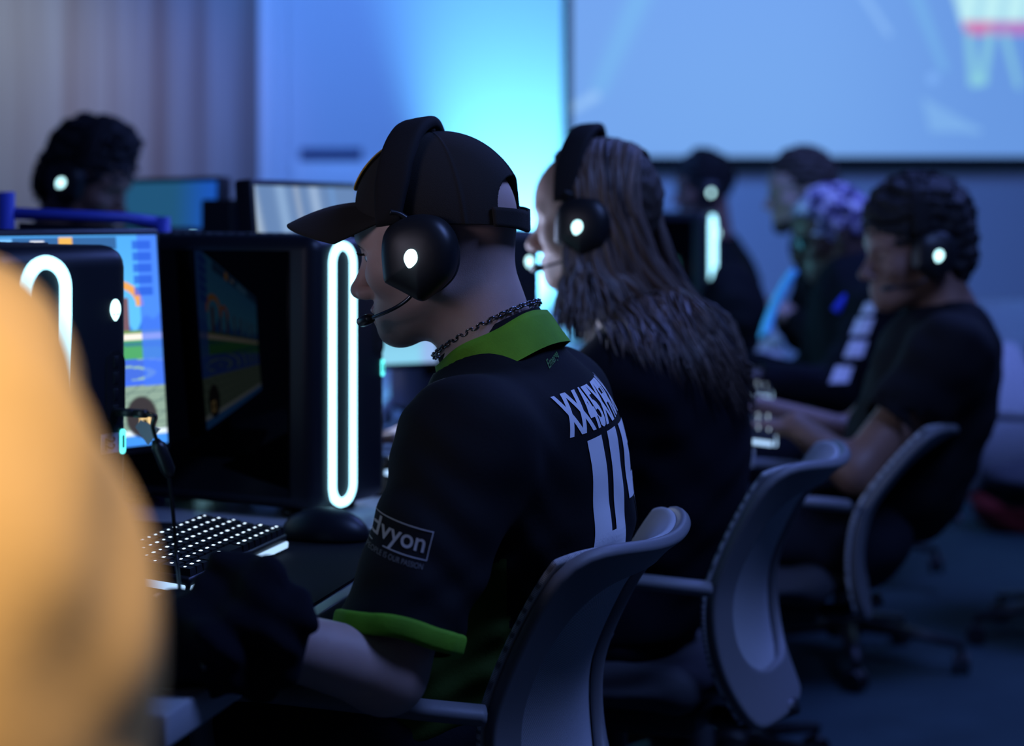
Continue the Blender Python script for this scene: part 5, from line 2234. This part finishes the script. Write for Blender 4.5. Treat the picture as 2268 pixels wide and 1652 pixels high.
# usb lead hanging from the first tower
u0 = np.array(t1.location)
slot = u0 + nl * .071 + V3(0, 0, .246)
ub = thing('usb_cable', slot, 'black lead with a white paper flag plugged into the nearest tower', 'cable', world=True)
m = Mesh()
m.tube([slot + nf * .001, slot + nf * .028], .0062, 10, flat=.7)
m.tube([slot + nf * .028, slot + nf * .044], .0045, 10)
m.build('plug', M['black'], ub)
e_ = slot + nf * .044
c1, c2, c3 = at(352, 990, 2.09), at(372, 1040, 2.10), at(382, 1120, 2.12)
m = Mesh()
m.tube(catmull([e_, e_ + nf * .012 + V3(0, 0, -.002), (e_ + c1) / 2 + V3(0, 0, .004), c1], 6), .0022, 8)
m.tube(catmull([c2, c3, at(392, 1240, 2.14), at(402, 1330, 2.03), at(425, 1400, 1.93), at(452, 1482, 1.86)], 8), .0021, 8)
m.build('wire', M['black'], ub)
m = Mesh()
m.tube([c1 + V3(-.004, 0, .008), c1, c2, c2 + V3(.002, 0, -.008)], [.004, .0078, .0078, .004], 12)
m.build('connector', M['bezel'], ub)
g1, g2 = at(303, 940, 2.085), at(342, 968, 2.085)
dq = (g2 - g1) / np.linalg.norm(g2 - g1)
pq = np.cross(dq, V3(0, 1, 0))
m = Mesh()
m.loft([[g1 - pq * .003 + V3(0, q, 0), g2 + pq * -.011 + V3(0, q, 0), g2 + pq * .011 + V3(0, q, 0), g1 + pq * .006 + V3(0, q, 0)] for q in (-.0006, .0006)])
m.build('paper_flag', M['white'], ub, False)

# dark bag on the far table, red bag by the chairs
F = Field((-.2, -.15, -.02), (.2, .15, .36), .008)
F.op(ell((0, 0, .13), (.13, .09, .14)), .03).op(ell((0, -.05, .10), (.10, .06, .09)), .03)
F.disp(folds(.006))
F.cut(V3(0, 0, .001), V3(0, 0, -1))
V, Q = F.mesh()
bg = link('backpack', V, Q, M['blackcloth'], None)
tag(bg, 'black backpack on the table below the far glowing loop', 'bag')
bg.location = (.66, 5.98, DZ + .035)
bg.rotation_euler = (0, 0, 1.2)
V2 = V * V3(1.5, 1.3, 1.1)
rb = link('red_bag', V2, Q, mat('red_nylon', (.22, .012, .012), .7), None)
tag(rb, 'red bag on the floor by the chairs at the right edge', 'bag')
rb.location = (1.86, 7.3, 0)

# the lamp that washes the back wall
lw = thing('wall_wash_lamp', (.03, 9.62, 0), 'small floor lamp washing the back wall with cyan light behind the players', 'lamp')
m = Mesh().lathe([(.0, .05), (.075, .05), (.085, .07), (.085, .15), (.08, .155), (.078, .12), (.0, .12)], n=28)
m.build('housing', M['black'], lw, angle=40)
Mesh().box((0, 0, .0125), (.16, .10, .025), bevel=.006).build('base', M['black'], lw)
m = Mesh()
for s in (-1, 1):
    m.box((s * .09, 0, .06), (.006, .03, .10))
m.build('bracket', M['black'], lw, False)
m = Mesh().lathe([(.0, .123), (.076, .123), (.076, .126), (.0, .126)], n=28)
m.build('lens', emat('cyan_lens', (.2, .8, 1), 2.0), lw)


# ================================================================== light
def light(name, kind, loc, aim, col, power, size=.3, sizey=None, spot=None, blend=.5, spread=None):
    l = bpy.data.lights.new(name, kind)
    l.color, l.energy = col, power
    if kind == 'AREA':
        l.size = size
        if sizey:
            l.shape, l.size_y = 'RECTANGLE', sizey
        if spread:
            l.spread = math.radians(spread)
    else:
        l.shadow_soft_size = size
    if spot:
        l.spot_size, l.spot_blend = math.radians(spot), blend
    o = bpy.data.objects.new(name, l)
    COL.objects.link(o)
    o.location = loc
    d = Vector(aim) - Vector(loc)
    o.rotation_euler = d.to_track_quat('-Z', 'Y').to_euler()
    return o


w = bpy.data.worlds.new('world')
sc.world = w
w.use_nodes = True
w.node_tree.nodes['Background'].inputs['Color'].default_value = (.0012, .0016, .006, 1)
w.node_tree.nodes['Background'].inputs['Strength'].default_value = 1.0

light('wall_wash', 'SPOT', (.03, 9.62, .16), (.03, 9.98, 1.30), (.16, .66, 1.0), 900, .05, spot=46, blend=1.0)
light('wall_blue', 'AREA', (-.9, 7.6, 3.2), (-.4, 10, 1.6), (.105, .31, 1.0), 112, 1.2)
light('boards_warm', 'SPOT', (-2.7, 7.9, 3.0), (-2.55, 9.9, 1.7), (.85, .95, .85), 150, .3, spot=52, blend=1.0)
light('boards_violet', 'SPOT', (-1.6, 7.4, 3.0), (-1.75, 9.9, 1.7), (.42, .36, 1.0), 85, .2, spot=32, blend=1.0)
light('ceiling_blue', 'AREA', (1.5, 1.9, 3.1), (.25, 2.7, .9), (.20, .34, 1.0), 46, .8)
light('ceiling_blue_far', 'AREA', (1.7, 5.0, 3.2), (1.1, 5.6, .8), (.16, .26, 1.0), 75, 1.2)
light('player_fill', 'AREA', (-.24, 3.52, 1.02), (.2, 3.36, 1.1), (.50, .62, 1.0), 2.2, .3)  # added fill for the long haired player's face, on top of the monitor's light
light('player_fill_last', 'AREA', (.25, 5.15, 1.0), (.75, 5.15, 1.08), (.20, .75, 1.0), 1.6, .3)  # added lamp for the durag player's lenses and face, no monitor stands here
light('player_fill_far', 'AREA', (.08, 4.55, 1.02), (.75, 4.3, 1.05), (.40, .55, 1.0), .9, .3)  # added fill for the player in the black t-shirt
light('face_fill', 'SPOT', (-1.15, 1.45, 1.32), (-.17, 2.38, 1.14), (.80, .73, 1.0), 54, .42, spot=25, blend=1.0)
light('warm_lamp', 'SPOT', (-.16, -.12, 2.9), (-.25, .83, 1.06), (1.0, .80, .55), 330, .06, spot=14, blend=.4)
